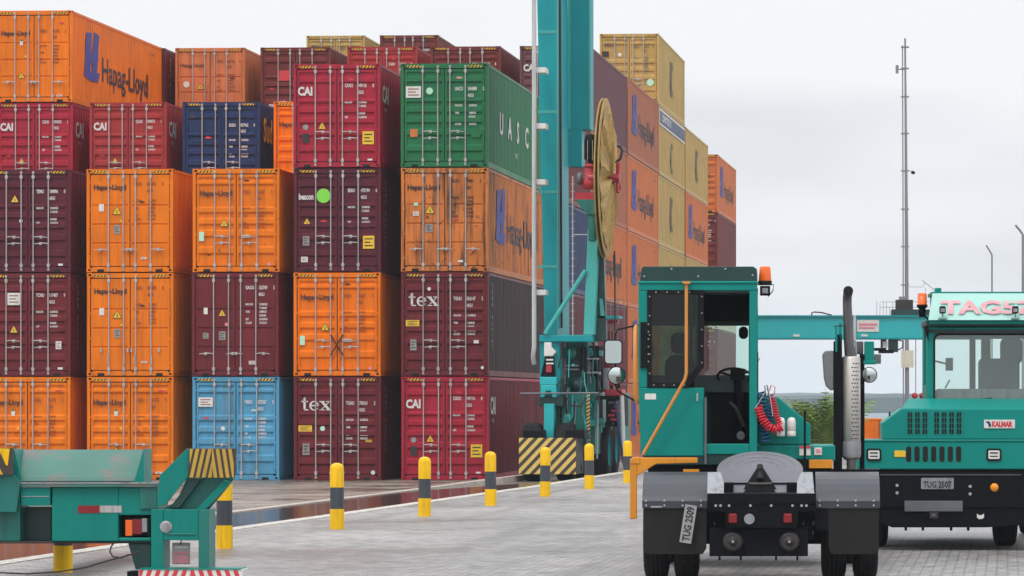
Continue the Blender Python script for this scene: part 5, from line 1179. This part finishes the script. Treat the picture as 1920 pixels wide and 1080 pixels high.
# hazard panel at the bogie
m = MB(); a = T.P(973, 889, Y-1); b = T.P(1080, 821, Y-1); m.box((a.x, a.y, a.z), (b.x, a.y+.06, b.z), 'stripe_black'); stripes(m, a.x, b.x, a.z, b.z, a.y-.003, .262, .52, .95, 'stripe_yellow')
m.box((b.x, a.y+.003, a.z), (b.x+.01, a.y+1.6, b.z), 'dark_steel'); m.build('hazard_panel', e)
m = MB(); T.pb(m, 980, 806, 1018, 821, Y-.9, Y-.2, 'black_paint'); T.pb(m, 1060, 806, 1096, 822, Y-.8, Y+.4, 'black_paint'); m.build('wheel_guard', e, bevel=.02)
for u, yy in ((1000, Y+.1), (1062, Y+.1), (1090, Y+1.6), (1128, Y+3.6), (1142, Y+7.5)):
    p = T.P(u, 860, yy); wheel(e, p.x, p.y, .78, .78, .5, rim='crane_teal')
m = MB(); 
a = T.P(1100, 845, Y+.4); b = T.P(1106, 735, Y+.4); m.box((a.x, a.y, a.z), (b.x, a.y+.08, b.z), 'stripe_black'); stripes(m, a.x, b.x, a.z, b.z, a.y-.003, .16, .5, 1.6, 'stripe_yellow')
n_ = 14
m.build('hazard_strip', e)
m = MB()
a = T.P(1003, 820, Y-.3); b = T.P(1006, 745, Y-.3); m.box((a.x, a.y, a.z), (b.x, a.y+.05, b.z), 'dark_steel')
m.build('sensor_rail', e)
# A-frame carrying the reel
m = MB(); T.poly(m, [(1102, 430), (1122, 430), (1114, 628), (1094, 628)], Y, Y+.45, 'crane_teal_light'); T.poly(m, [(1118, 400), (1130, 400), (1137, 640), (1114, 640)], Y+.5, Y+.8, 'dark_teal_paint'); m.build('reel_frame', e, bevel=.015)
m = MB(); q = T.P(1111, 452, Y); m.lathe([(.12, 0), (.15, .02), (.15, .78), (.12, .8)], 'dirty_teal', (q.x, q.y+.1, q.z), 'z', 18); T.poly(m, [(1078, 374), (1124, 374), (1120, 402), (1100, 402)], Y-.1, Y+.6, 'dirty_teal'); m.build('reel_bracket', e, bevel=.01)
m = MB(); T.tube(m, [(1022, 626, Y-.05), (1098, 507, Y-.05)], 4.3, 'crane_teal_light', 8); m.build('brace', e)
m = MB(); T.pb(m, 1078, 361, 1117, 374, Y-.1, Y+.5, 'crane_red'); q = T.P(1107, 352, Y+.1); m.lathe([(.001, .72), (.1, .7), (.14, .62), (.17, .5), (.17, .3), (.21, .28), (.21, .02), (.001, 0)], 'crane_red', (q.x, q.y, q.z-.05), 'z', 20); q = T.P(1090, 335, Y+.1); m.lathe([(.001, 0), (.17, 0), (.17, .12), (.1, .14), (.1, .26), (.17, .28), (.17, .45)], 'greasy_steel', (q.x-.1, q.y, q.z), 'x', 18); m.build('gearbox', e)
m = MB(); q = T.P(1108, 310, Y+.1); m.lathe([(.1, 0), (.1, .12), (.16, .14), (.19, .2), (.19, .62), (.16, .8), (.001, .84)], 'black_paint', (q.x, q.y, q.z), 'z', 18)
for k in range(10):
    a_ = 2*math.pi*k/10; m.tube([(q.x+.215*math.cos(a_), q.y+.215*math.sin(a_), q.z+.12), (q.x+.215*math.cos(a_), q.y+.215*math.sin(a_), q.z+.66)], .008, 'grey_pipe', 4)
m.lathe([(.1, -.05), (.2, -.05), (.2, 0), (.1, 0)], 'crane_red', (q.x, q.y, q.z), 'z', 18); m.build('reel_motor', e)
# cable reel: two flanges whose axle runs along the stack rows' width
q = T.P(1131, 334, Y); rr = 2.13
m = MB()
m.lathe([(.25, -.02), (rr-.03, -.02), (rr, -.005), (rr, .01), (rr-.03, .02), (.25, .02)], 'tarp_yellow', (q.x, q.y, q.z), 'x', 64); m.lathe([(.25, .08), (rr-.03, .08), (rr, .09), (rr, .10), (rr-.03, .11), (.25, .11)], 'tarp_yellow', (q.x, q.y, q.z), 'x', 64)
m.lathe([(1.9, .0), (1.9, .08)], 'cable_black', (q.x, q.y, q.z), 'x', 48)
reel = m.build('cable_reel', e)
m = MB()
vs = []; nseg = 56; rings = [(1.9, .13), (1.7, .15), (1.4, .18), (1.0, .22), (.5, .22), (.2, .20)]
rnd = random.Random(5)
for ri, (r_, x_) in enumerate(rings):
    for k in range(nseg):
        a_ = 2*math.pi*k/nseg; fold = .045*math.sin(a_*9+ri*.3)+.05*math.sin(a_*17)+rnd.uniform(-.02, .02)
        if ri == 0: fold *= .2
        vs.append((q.x+x_+fold, q.y+r_*math.cos(a_), q.z+r_*math.sin(a_)))
fs = []
for ri in range(len(rings)-1):
    for k in range(nseg): k2 = (k+1) % nseg; fs.append((ri*nseg+k, ri*nseg+k2, (ri+1)*nseg+k2, (ri+1)*nseg+k))
m.add(vs, fs, 'tarp_yellow'); m.build('tarpaulin', reel, fix=False)
m = MB()
for k in range(5):
    a_ = R(90+72*k+15); c0 = Vector((q.x+.38, q.y, q.z)); m.tube([c0, c0+Vector((.03, .42*math.cos(a_), .42*math.sin(a_)))], .05, 'crane_red', 6)
m.tube([(q.x-.4, q.y, q.z), (q.x+.44, q.y, q.z)], .13, 'crane_red', 12); m.build('hub', reel)
m = MB(); T.tube(m, [(1154, 305, Y), (1163, 298, Y), (1167, 284, Y), (1163, 274, Y), (1157, 274, Y)], 2.6, 'cable_black', 8); m.build('hook', e)
m = MB(); T.tube(m, [(1152, 470, Y+.3), (1153, 520, Y+.3), (1153, 640, Y+.3), (1156, 730, Y+.3)], 1.6, 'cable_black', 6); m.build('power_cable', e)
m = MB(); T.pb(m, 1123, 592, 1160, 597, Y+.5, Y+1.5, CT_); T.poly(m, [(1126, 592), (1124, 560), (1129, 560), (1133, 592)], Y+.4, Y+.5, 'crane_teal_light')
for u in (1133, 1145, 1158, 1170): T.tube(m, [(u, 562, Y+1.6), (u, 640, Y+1.6)], .8, 'mast_grey', 5)
for v in (562, 580, 602): T.tube(m, [(1133, v, Y+1.6), (1171, v, Y+1.6)], .8, 'mast_grey', 5)
T.pb(m, 1140, 600, 1158, 606, Y+1.5, Y+1.9, 'crane_red'); m.build('platform', e)
m = MB(); T.pb(m, 1134, 730, 1166, 742, Y+2, Y+3, 'crane_red'); T.pb(m, 1120, 742, 1162, 749, Y+1.8, Y+4, 'black_paint'); T.pb(m, 1136, 749, 1158, 800, Y+2.2, Y+5, 'black_paint'); 
for i in range(6): T.pb(m, 1136+random.uniform(0, 16), 752+i*8, 1148+random.uniform(0, 16), 757+i*8, Y+2.05, Y+2.2, random.choice(['crane_red', 'dark_steel', 'greasy_steel', 'crane_red']))
T.pb(m, 1132, 620, 1150, 735, Y+2.6, Y+3.2, 'brown_red_paint'); T.pb(m, 1136, 700, 1154, 722, Y+2.3, Y+2.6, 'crane_red'); T.pb(m, 1131, 690, 1141, 730, Y+2.2, Y+2.5, 'pale_steel'); m.build('diesel_engine', e, bevel=.01)
m = MB(); T.tube(m, [(1154, 752, Y+.8), (1160, 800, Y+.8), (1168, 860, Y+.8), (1172, 884, Y+.8)], 2.4, 'navy_paint', 8); T.tube(m, [(1166, 742, Y+1.5), (1168, 800, Y+1.5), (1169, 868, Y+1.5)], 4, 'grey_pipe', 8); T.tube(m, [(1118, 640, Y+2), (1121, 760, Y+2), (1119, 860, Y+2)], 2, 'grey_pipe', 8); m.build('hose', e)
m = MB(); T.tube(m, [(1074, 330, Y+.3), (1074, 628, Y+.3)], 1.4, 'grey_pipe', 6); T.tube(m, [(1074, 440, Y+.3), (1103, 440, Y+.3)], 1, 'grey_pipe', 6)
for v in range(345, 625, 14): T.tube(m, [(1070, v, Y+.5), (1078, v, Y+.5)], .7, 'grey_pipe', 4)
m.build('ladder', e)

# ------------------------------------------------------------------ trailer at the left
T = Thing('container_trailer', 'teal container trailer end with a worn tray and striped corner guides at the lower left', 'trailer', 200, 37.0, 0)
e = T.e; D = 37.0; TP = 'teal_paint'
m = MB(); T.pb(m, 97, 913, 222, 1015, D, D+.5, TP); T.pb(m, 222, 913, 290, 966, D, D+.5, TP); T.pb(m, 222, 1008, 283, 1015, D, D+.5, TP); T.pb(m, 222, 966, 283, 1008, D+.15, D+.5, 'hole_black')
T.pb(m, 38, 950, 97, 1016, D+.28, D+.6, 'dark_teal_paint'); T.pb(m, -170, 895, 38, 1015, D+.05, D+.5, 'dirty_teal'); T.pb(m, -170, 1015, 290, 1019, D+.02, D+.5, 'dark_steel')
T.pb(m, -60, 960, 60, 1010, D+.6, D+9, 'dark_teal_paint')
bmq = m.build('cross_beam', e, bevel=.012)
m = MB(); T.pb(m, 36, 905, 296, 913, D-.06, D+.45, 'worn_teal'); T.pb(m, 36, 904, 296, 907, D-.065, D-.06, 'pale_steel'); m.build('ledge', e)
m = MB(); T.pb(m, 39, 912, 94, 948, D-.03, D+.3, TP); T.pb(m, 39, 909, 94, 914, D-.05, D+.2, 'pale_steel'); T.pb(m, 41, 930, 92, 932, D-.035, D-.03, 'pale_steel'); m.build('step_box', e, bevel=.01)
m = MB(); T.pb(m, 262, 912, 295, 955, D-.03, D+.3, 'dirty_teal'); m.build('side_box', e, bevel=.01)
# tray: sloping concave plate
m = MB(); n = 8; V = []
for i in range(n+1):
    f = i/n; v = 843+(902-843)*f; dd = .42*(1-f)**1.5
    l = T.P(27+12*f, v, D+dd); r = T.P(269-17*f, v, D+dd); V += [l, r]
V2 = [Vector((p.x, p.y+.02, p.z-.01)) for p in V]
k = len(V)
fs = [(2*i, 2*i+1, 2*i+3, 2*i+2) for i in range(n)]+[(k+2*i, k+2*i+2, k+2*i+3, k+2*i+1) for i in range(n)]+[(0, k, k+1, 1)]
m.add(V+V2, fs, 'worn_teal'); m.build('tray', e)
m = MB()
T.poly(m, [(269, 842), (270, 905), (250, 905), (253, 900)], D-.02, D+.45, TP); T.poly(m, [(24, 842), (27, 842), (40, 903), (36, 950), (24, 948)], D-.02, D+.4, TP); m.build('tray_cheek', e)
# reflective tape, lamp, reflector
m = MB(); T.pb(m, 146, 948, 187, 962, D-.006, D, 'red_lens'); T.pb(m, 187, 948, 228, 961, D-.006, D, 'tape_grey'); m.build('reflective_tape', e)
m = MB(); T.pb(m, 236, 972, 277, 1005, D+.02, D+.14, 'black_paint'); T.pb(m, 235, 975, 248, 1005, D+.0, D+.02, 'orange_lens'); T.pb(m, 248, 974, 266, 1002, D+.0, D+.02, 'red_lens'); T.pb(m, 266, 972, 276, 998, D+.0, D+.02, 'pale_steel'); m.build('tail_lamp', e, bevel=.006)
q = T.P(311, 988, D-.12); m = MB(); m.disc((q.x, q.y-.016, q.z), .040, 'pale_steel', 18, 'y', .01); m.lathe([(.001, -.006), (.045, -.010), (.058, -.008), (.062, .005)], 'tape_grey', (q.x, q.y, q.z), 'y', 20); m.build('reflector', e)
# right corner post with flared guide
m = MB(); T.pb(m, 283, 955, 306, 1068, D-.12, D+.3, TP); T.pb(m, 372, 955, 392, 1068, D-.12, D+.3, 'dirty_teal'); T.pb(m, 306, 955, 372, 1013, D-.11, D+.3, TP); T.pb(m, 312, 1000, 366, 1003, D-.125, D-.11, 'dirty_teal'); T.poly(m, [(240, 1019), (283, 1019), (283, 1068), (254, 1068)], D+.05, D+.3, 'dark_teal_paint'); m.build('corner_post', e, bevel=.01)
m = MB(); T.poly(m, [(295, 950), (299, 892), (350, 841), (355, 841), (352, 893), (312, 945)], D-.14, D-.11, TP)
T.poly(m, [(299, 955), (330, 942), (352, 893), (440, 893), (434, 905), (392, 955)], D+.02, D+.06, 'dirty_teal')
T.poly(m, [(318, 952), (336, 952), (378, 897), (360, 897)], D-.09, D+.02, 'dark_teal_paint'); T.poly(m, [(368, 955), (385, 955), (432, 905), (420, 900)], D-.09, D+.02, TP)
gd = m.build('corner_guide', e, bevel=.004)
def chevron(u0, v0, u1, v1, d, mid, name, sl0, sl1, pitch):
    a = T.P(u0, v1, d); b = T.P(u1, v0, d); mm = MB()
    mm.prism([(a.x+.01, a.z), (b.x-.02, a.z), (b.x, b.z), (a.x+.015, b.z)], a.y, a.y+.05, 'stripe_black'); c = a.x+(b.x-a.x)*mid
    for (x0, x1, sl) in ((a.x+.02, c, sl0), (c, b.x-.025, sl1)): stripes(mm, x0, x1, a.z+.003, b.z-.003, a.y-.004, pitch, .58, sl, 'orange_striped')
    return mm
paint('orange_striped', (.50, .31, .035), .5, .1, .2, (.2, .13, .04), dscale=3)
chevron(352, 841, 443, 896, D-.16, .5, 'x', .22, -.15, .062).build('striped_pad', gd)
m = MB(); a = T.P(-60, 890, D-.16); b = T.P(24, 840, D-.16); m.box((a.x, a.y, a.z), (b.x, a.y+.05, b.z), 'stripe_black')
q4 = [T.P(*p, D-.165) for p in ((1, 838), (25, 840), (22, 870), (18, 888))]
m.prism([(T.P(u, v, D).x, T.P(u, v, D).z) for u, v in ((3, 840), (24.5, 841), (21, 872), (18, 872))], T.P(0, 0, D-.166).y, T.P(0, 0, D-.162).y, 'bollard_yellow')
m.prism([(T.P(u, v, D).x, T.P(u, v, D).z) for u, v in ((-40, 842), (-8, 850), (12, 889), (-40, 889))], T.P(0, 0, D-.166).y, T.P(0, 0, D-.162).y, 'bollard_yellow')
T.poly(m, [(-60, 890), (24, 890), (38, 905), (30, 960), (-60, 960)], D-.1, D, 'dirty_teal'); m.build('corner_guide', e)
m = MB(); T.pb(m, -170, 955, -80, 1068, D-.12, D+.3, TP); m.build('corner_post', e)
# hanging tag and striped bumper
m = MB(); a = T.P(323, 1058, D+.05); m.box((a.x, a.y, a.z), (a.x+.18, a.y+.01, a.z+.22), 'tape_grey', Matrix.Rotation(0, 4, 'Y')); T.pb(m, 325, 1042, 354, 1056, D+.04, D+.05, 'sticker_pink'); T.pb(m, 326, 1034, 353, 1039, D+.04, D+.05, 'sticker_pink'); T.pb(m, 326, 1024, 353, 1028, D+.04, D+.05, 'sticker_white'); T.tube(m, [(340, 1013, D+.04), (338, 1022, D+.05)], 1.2, 'dark_steel', 5); m.build('mud_tag', e)
a = T.P(260, 1096, D-.25); b = T.P(455, 1068, D-.25)
m = MB(); m.prism([(a.x, a.z), (b.x, a.z), (b.x, b.z), (a.x, b.z)], a.y, a.y+.35, 'sticker_white'); c = (a.x+b.x)/2
stripes(m, a.x+.005, c, a.z, b.z-.005, a.y-.003, .088, .5, .35, 'sticker_red'); stripes(m, c, b.x-.005, a.z, b.z-.005, a.y-.003, .088, .5, -.35, 'sticker_red')
m.box((a.x-.12, a.y+.02, a.z), (a.x-.002, a.y+.3, b.z-.02), 'black_paint'); m.box((a.x, a.y-.01, b.z), (b.x-.02, a.y+.36, b.z+.012), TP); m.build('rear_bumper', e)
m = MB(); T.tube(m, [(262, 1040, D-.1), (240, 1040, D-.1), (228, 1046, D-.1), (212, 1044, D-.1), (206, 1035, D-.1), (208, 1026, D-.1), (213, 1018, D-.1)], 1.5, 'cable_black', 6); T.tube(m, [(262, 1034, D-.1), (235, 1043, D-.1), (200, 1052, D-.1), (160, 1064, D-.1), (110, 1072, D-.1), (50, 1076, D-.1), (-40, 1072, D-.1)], 1.6, 'cable_black', 6); m.build('brake_cable', e)
for u in (-230, -140): p = T.P(u, 900, D+1.2); wheel(e, p.x, p.y, .5, .5, .28)
for u in (300, 372): p = T.P(u, 900, D+.1); m = MB(); z = T.P(0, 1096, D).z; m.box((p.x-.04, p.y-.2, 0), (p.x+.04, p.y, z+.02), 'dark_steel'); m.build('support_leg', e)

# ------------------------------------------------------------------ far gantry beam
D = 150.0
T = Thing('gantry_beam', 'low turquoise gantry beam crossing behind both tractors', 'gantry', 1580, D, 0)
e = T.e
m = MB(); T.pb(m, 1409, 594, 1601, 634, D, D+1.2, 'cyan_paint'); T.pb(m, 1604, 594, 1850, 634, D, D+1.2, 'cyan_paint'); T.pb(m, 1409, 591, 1850, 594, D-.1, D+1.3, 'crane_teal'); T.pb(m, 1409, 633, 1850, 636, D-.1, D+1.3, 'crane_teal'); T.pb(m, 1600, 592, 1605, 640, D-.15, D+.2, 'grey_pipe'); m.build('beam', e)
for u in (1412, 1846): m = MB(); T.pb(m, u-5, 636, u+5, 838.5, D+.2, D+1.0, 'cyan_paint'); m.build('leg', e)
m = MB(); T.pb(m, 1607, 600, 1648, 622, D-.03, D, 'sticker_white'); T.pb(m, 1610, 606, 1645, 610, D-.05, D-.03, 'sticker_pink'); T.pb(m, 1610, 613, 1640, 616, D-.05, D-.03, 'sticker_pink'); m.build('name_panel', e)
for u in (1493, 1621): m = MB(); T.pb(m, u-6, 627, u+6, 631, D-.05, D, 'white_plastic'); m.build('lamp', e)
m = MB(); T.tube(m, [(1522, 592, D), (1522, 587, D), (1526, 585, D), (1540, 586, D), (1560, 591, D)], 1.3, 'dark_steel', 6); m.build('handle', e)
m = MB()
for i in range(9): u = 1644+i*6; T.tube(m, [(u, 592, D+.4), (u, 592-random.uniform(16, 30), D+.4)], .6, 'mast_grey', 4)
for v in (566, 576): T.tube(m, [(1652, v, D+.4), (1742, v, D+.4)], .6, 'mast_grey', 4)
T.pb(m, 1672, 580, 1745, 592, D, D+1.5, 'dark_teal_paint'); T.pb(m, 1680, 562, 1712, 580, D+.3, D+1.2, 'dark_steel'); T.pb(m, 1686, 556, 1700, 562, D+.3, D+.8, 'mast_grey'); m.build('trolley', e)
m = MB(); T.pb(m, 1652, 636, 1662, 658, D+.2, D+1, 'dark_steel'); T.pb(m, 1666, 636, 1684, 660, D+.2, D+1, 'dark_teal_paint'); T.pb(m, 1648, 656, 1676, 662, D+.1, D+1, 'black_paint'); T.tube(m, [(1684, 637, D), (1693, 640, D), (1692, 652, D), (1684, 656, D)], 1.4, 'dark_steel', 5); T.pb(m, 1655, 640, 1664, 652, D+.05, D+.2, 'grey_pipe'); m.build('operator_cabin', e)
m = MB()
for u in (1717, 1730): T.tube(m, [(u, 636, D+.5), (u, 738, D+.5)], .7, 'dark_steel', 5)
m.build('rope', e)
for u in (1715, 1729):
    q = T.P(u, 742, D+.5); m = MB(); m.lathe([(.001, -.12), (.09, -.09), (.13, 0), (.09, .09), (.001, .12)], 'crane_red', (q.x, q.y, q.z), 'y', 12); m.build('pulley_block', e)

# ------------------------------------------------------------------ mast, lamp poles, box, plants
D = 200.0
T = Thing('lattice_mast', 'very tall slim grey mast standing against the cloudy sky on the right', 'mast', 1698, D, 0)
e = T.e
def zr(v): return T.P(0, v, D).z
m = MB(); a = T.P(1694, 800, D); b = T.P(1702, 800, D); c = T.P(1698, 800, D+.3); tpx = T.P(1697, 75, D)
m.tube([(b.x, b.y, 0), (b.x-.06, b.y, zr(430)), (tpx.x, tpx.y, zr(72))], [.10, .085, .05], 'mast_grey', 8)
m.tube([(a.x, a.y, 0), (a.x-.02, a.y, zr(430)), (tpx.x-.14, tpx.y, zr(85))], .035, 'mast_grey', 6); m.tube([(c.x, c.y, 0), (tpx.x, c.y, zr(95))], .03, 'mast_grey', 6)
m.build('pole', e)
for v in (88, 128, 181, 250, 320, 392, 462, 534):
    m = MB(); q = T.P(1697, v, D); m.box((q.x-.22, q.y-.06, q.z-.03), (q.x+.22, q.y+.3, q.z+.03), 'mast_grey'); m.build('clamp', e)
m = MB(); q = T.P(1682, 130, D); m.box((q.x-.08, q.y-.15, q.z-.22), (q.x+.08, q.y+.1, q.z+.22), 'mast_grey'); m.box((q.x, q.y-.03, q.z-.03), (q.x+.42, q.y+.03, q.z+.03), 'mast_grey'); m.build('camera_box', e)
m = MB(); q = T.P(1712, 323, D); m.lathe([(.001, -.12), (.1, -.08), (.12, .02), (.001, .08)], 'black_paint', (q.x, q.y, q.z), 'z', 12); m.box((q.x-.4, q.y-.02, q.z+.05), (q.x, q.y+.02, q.z+.09), 'mast_grey'); m.build('dome_camera', e)
m = MB(); T.pb(m, 1690, 657, 1713, 689, D-.2, D-.05, 'beige_paint'); m.build('junction_box', e)
m = MB(); T.tube(m, [(1703, 538, D), (1732, 538, D), (1732, 532, D), (1737, 532, D)], .6, 'mast_grey', 4); T.tube(m, [(1735, 540, D), (1735, 800, D)], .6, 'mast_grey', 4); m.build('antenna', e)
for u, v0, v1, au, lab in ((1860, 478, 545, 1849, 'shorter thin grey pole with a bent arm above the sign of the far tractor'), (1918, 440, 545, 1904, 'taller grey pole with a bent arm at the right edge of the photo')):
    D = 160.0; T = Thing('lamp_pole', lab, 'pole', u, D, 0, group='bent arm poles'); m = MB(); q = T.P(u, v0, D); r_ = .035 if u < 1900 else .055
    m.tube([(q.x, q.y, 0), (q.x, q.y, q.z)], r_, 'mast_grey', 8); m.build('pole', T.e)
    m = MB(); T.tube(m, [(u, v0, D), ((u+au)/2+.5, v0-9, D), (au, v0-18, D)], 1.6 if u < 1900 else 2.2, 'mast_grey', 6); m.build('arm', T.e)
D = 150.0; T = Thing('metal_box', 'small bright orange metal box far away between the exhaust stack and the far tractor hood', 'box', 1640, D, 0)
m = MB(); a = T.P(1618, 800, D); b = T.P(1653, 786, D); m.box((a.x, a.y, 0), (b.x, a.y+6, b.z), 'deep_orange_paint')
for i in range(4): m.box((a.x+.1+i*.18, a.y-.012, .1), (a.x+.16+i*.18, a.y-.002, b.z-.06), 'orange_paint')
m.box((a.x, a.y-.02, b.z-.04), (b.x+.02, a.y+6.02, b.z+.02), 'deep_orange_paint'); m.build('body', T.e)
m = MB(); m.box((b.x-.12, a.y-.03, .05), (b.x-.09, a.y-.013, b.z-.05), 'dark_steel'); m.build('lock_rod', T.e)
# leafy bush of upright fronds
paint('frond_green', (.20, .30, .05), .5, .25, .2, (.25, .27, .08), dscale=2); paint('frond_dark', (.08, .14, .03), .5, .25, .2, (.12, .12, .04), dscale=2)
D = 120.0; T = Thing('palm_bush', 'bushy green palm clump seen between the tractor hood and the exhaust stack', 'plant', 1540, D, 0)
m = MB(); m2 = MB(); rnd = random.Random(11)
for i in range(190):
    u0 = rnd.uniform(-.55, .62); az = rnd.uniform(0, 6.28); ln = rnd.uniform(1.1, 2.2); lean = rnd.uniform(.15, .75)
    base = Vector((u0, rnd.uniform(-.6, .6), rnd.uniform(0, .35))); P_ = []
    for k in range(7):
        f = k/6; P_.append(base+Vector((math.cos(az)*lean*ln*f**1.4, math.sin(az)*lean*ln*f**1.4, ln*(f-.32*lean*f*f))))
    mm = m if rnd.random() < .6 else m2; mt = 'frond_green' if mm is m else 'frond_dark'
    mm.tube(P_, [.014]*6+[.004], mt, 4)
    for k in range(1, 6):
        for s in (-1, 1):
            for h_ in (0, .5):
                c0 = P_[k].lerp(P_[min(k+1, 6)], h_); dr = (P_[min(k+1, 6)]-P_[k]).normalized(); sd = Vector((-math.sin(az), math.cos(az), 0))*s; l_ = .44*(1-abs(k-3)/5)
                tip = c0+sd*l_*.75+dr*l_*.8+Vector((0, 0, -.16)); wv = dr*.032
                mm.add([c0-wv, c0+wv, tip], [(0, 1, 2)], mt)
m.build('crown', T.e, fix=False); m2.build('dead_fronds', T.e, fix=False)
m = MB(); m.lathe([(.5, 0), (.4, .3), (.2, .5), (.001, .55)], 'frond_dark', (0, 0, 0), 'z', 14); m.build('trunk', T.e)
# distant wooded shore
paint('forest', (.018, .040, .038), .9, .3, .3, (.03, .05, .045), streak=False, dscale=.02)
rnd = random.Random(2)
def ridge(name, y, h0, h1, depth, seed):
    vs = []; fs = []; n = 260; r2 = random.Random(seed); ph = [r2.uniform(0, 6.28) for _ in range(8)]
    for i in range(n+1):
        x = -900+i*(2600/n); hh = h0+(h1-h0)*(.5+.22*math.sin(x/190+ph[0])+.15*math.sin(x/73+ph[1])+.08*math.sin(x/31+ph[2]))+r2.uniform(-.35, .35)
        vs += [(x, y, -3.2), (x, y+4, -3.2+(hh+3.2)*.8), (x, y+30, hh), (x, y+depth, hh*.6)]
    for i in range(n):
        for k in range(3): fs.append((4*i+k, 4*i+4+k, 4*i+5+k, 4*i+1+k))
    m = MB(); m.add(vs, fs, 'forest'); tag(m.build(name, fix=False), kind='structure')
ridge('hills', 1500, 3.2, 5.2, 400, 4); ridge('hills', 2600, 5.0, 8.5, 900, 9)
# ------------------------------------------------------------------ haze
hm = bpy.data.materials.new('haze_air'); hm.use_nodes = True; nt = hm.node_tree; nt.nodes.clear()
o = nt.nodes.new('ShaderNodeOutputMaterial'); v = nt.nodes.new('ShaderNodeVolumePrincipled'); v.inputs['Color'].default_value = (.80, .91, 1, 1); v.inputs['Density'].default_value = .00020; v.inputs['Anisotropy'].default_value = 0
nt.links.new(v.outputs[0], o.inputs['Volume'])
mb = MB(); mb.box((-3000, -120, -4.5), (3500, 3800, 40), 'orange_paint'); o = mb.build('haze'); o.data.materials.clear(); o.data.materials.append(hm); tag(o, kind='stuff'); o['label'] = 'thin pale sea haze'
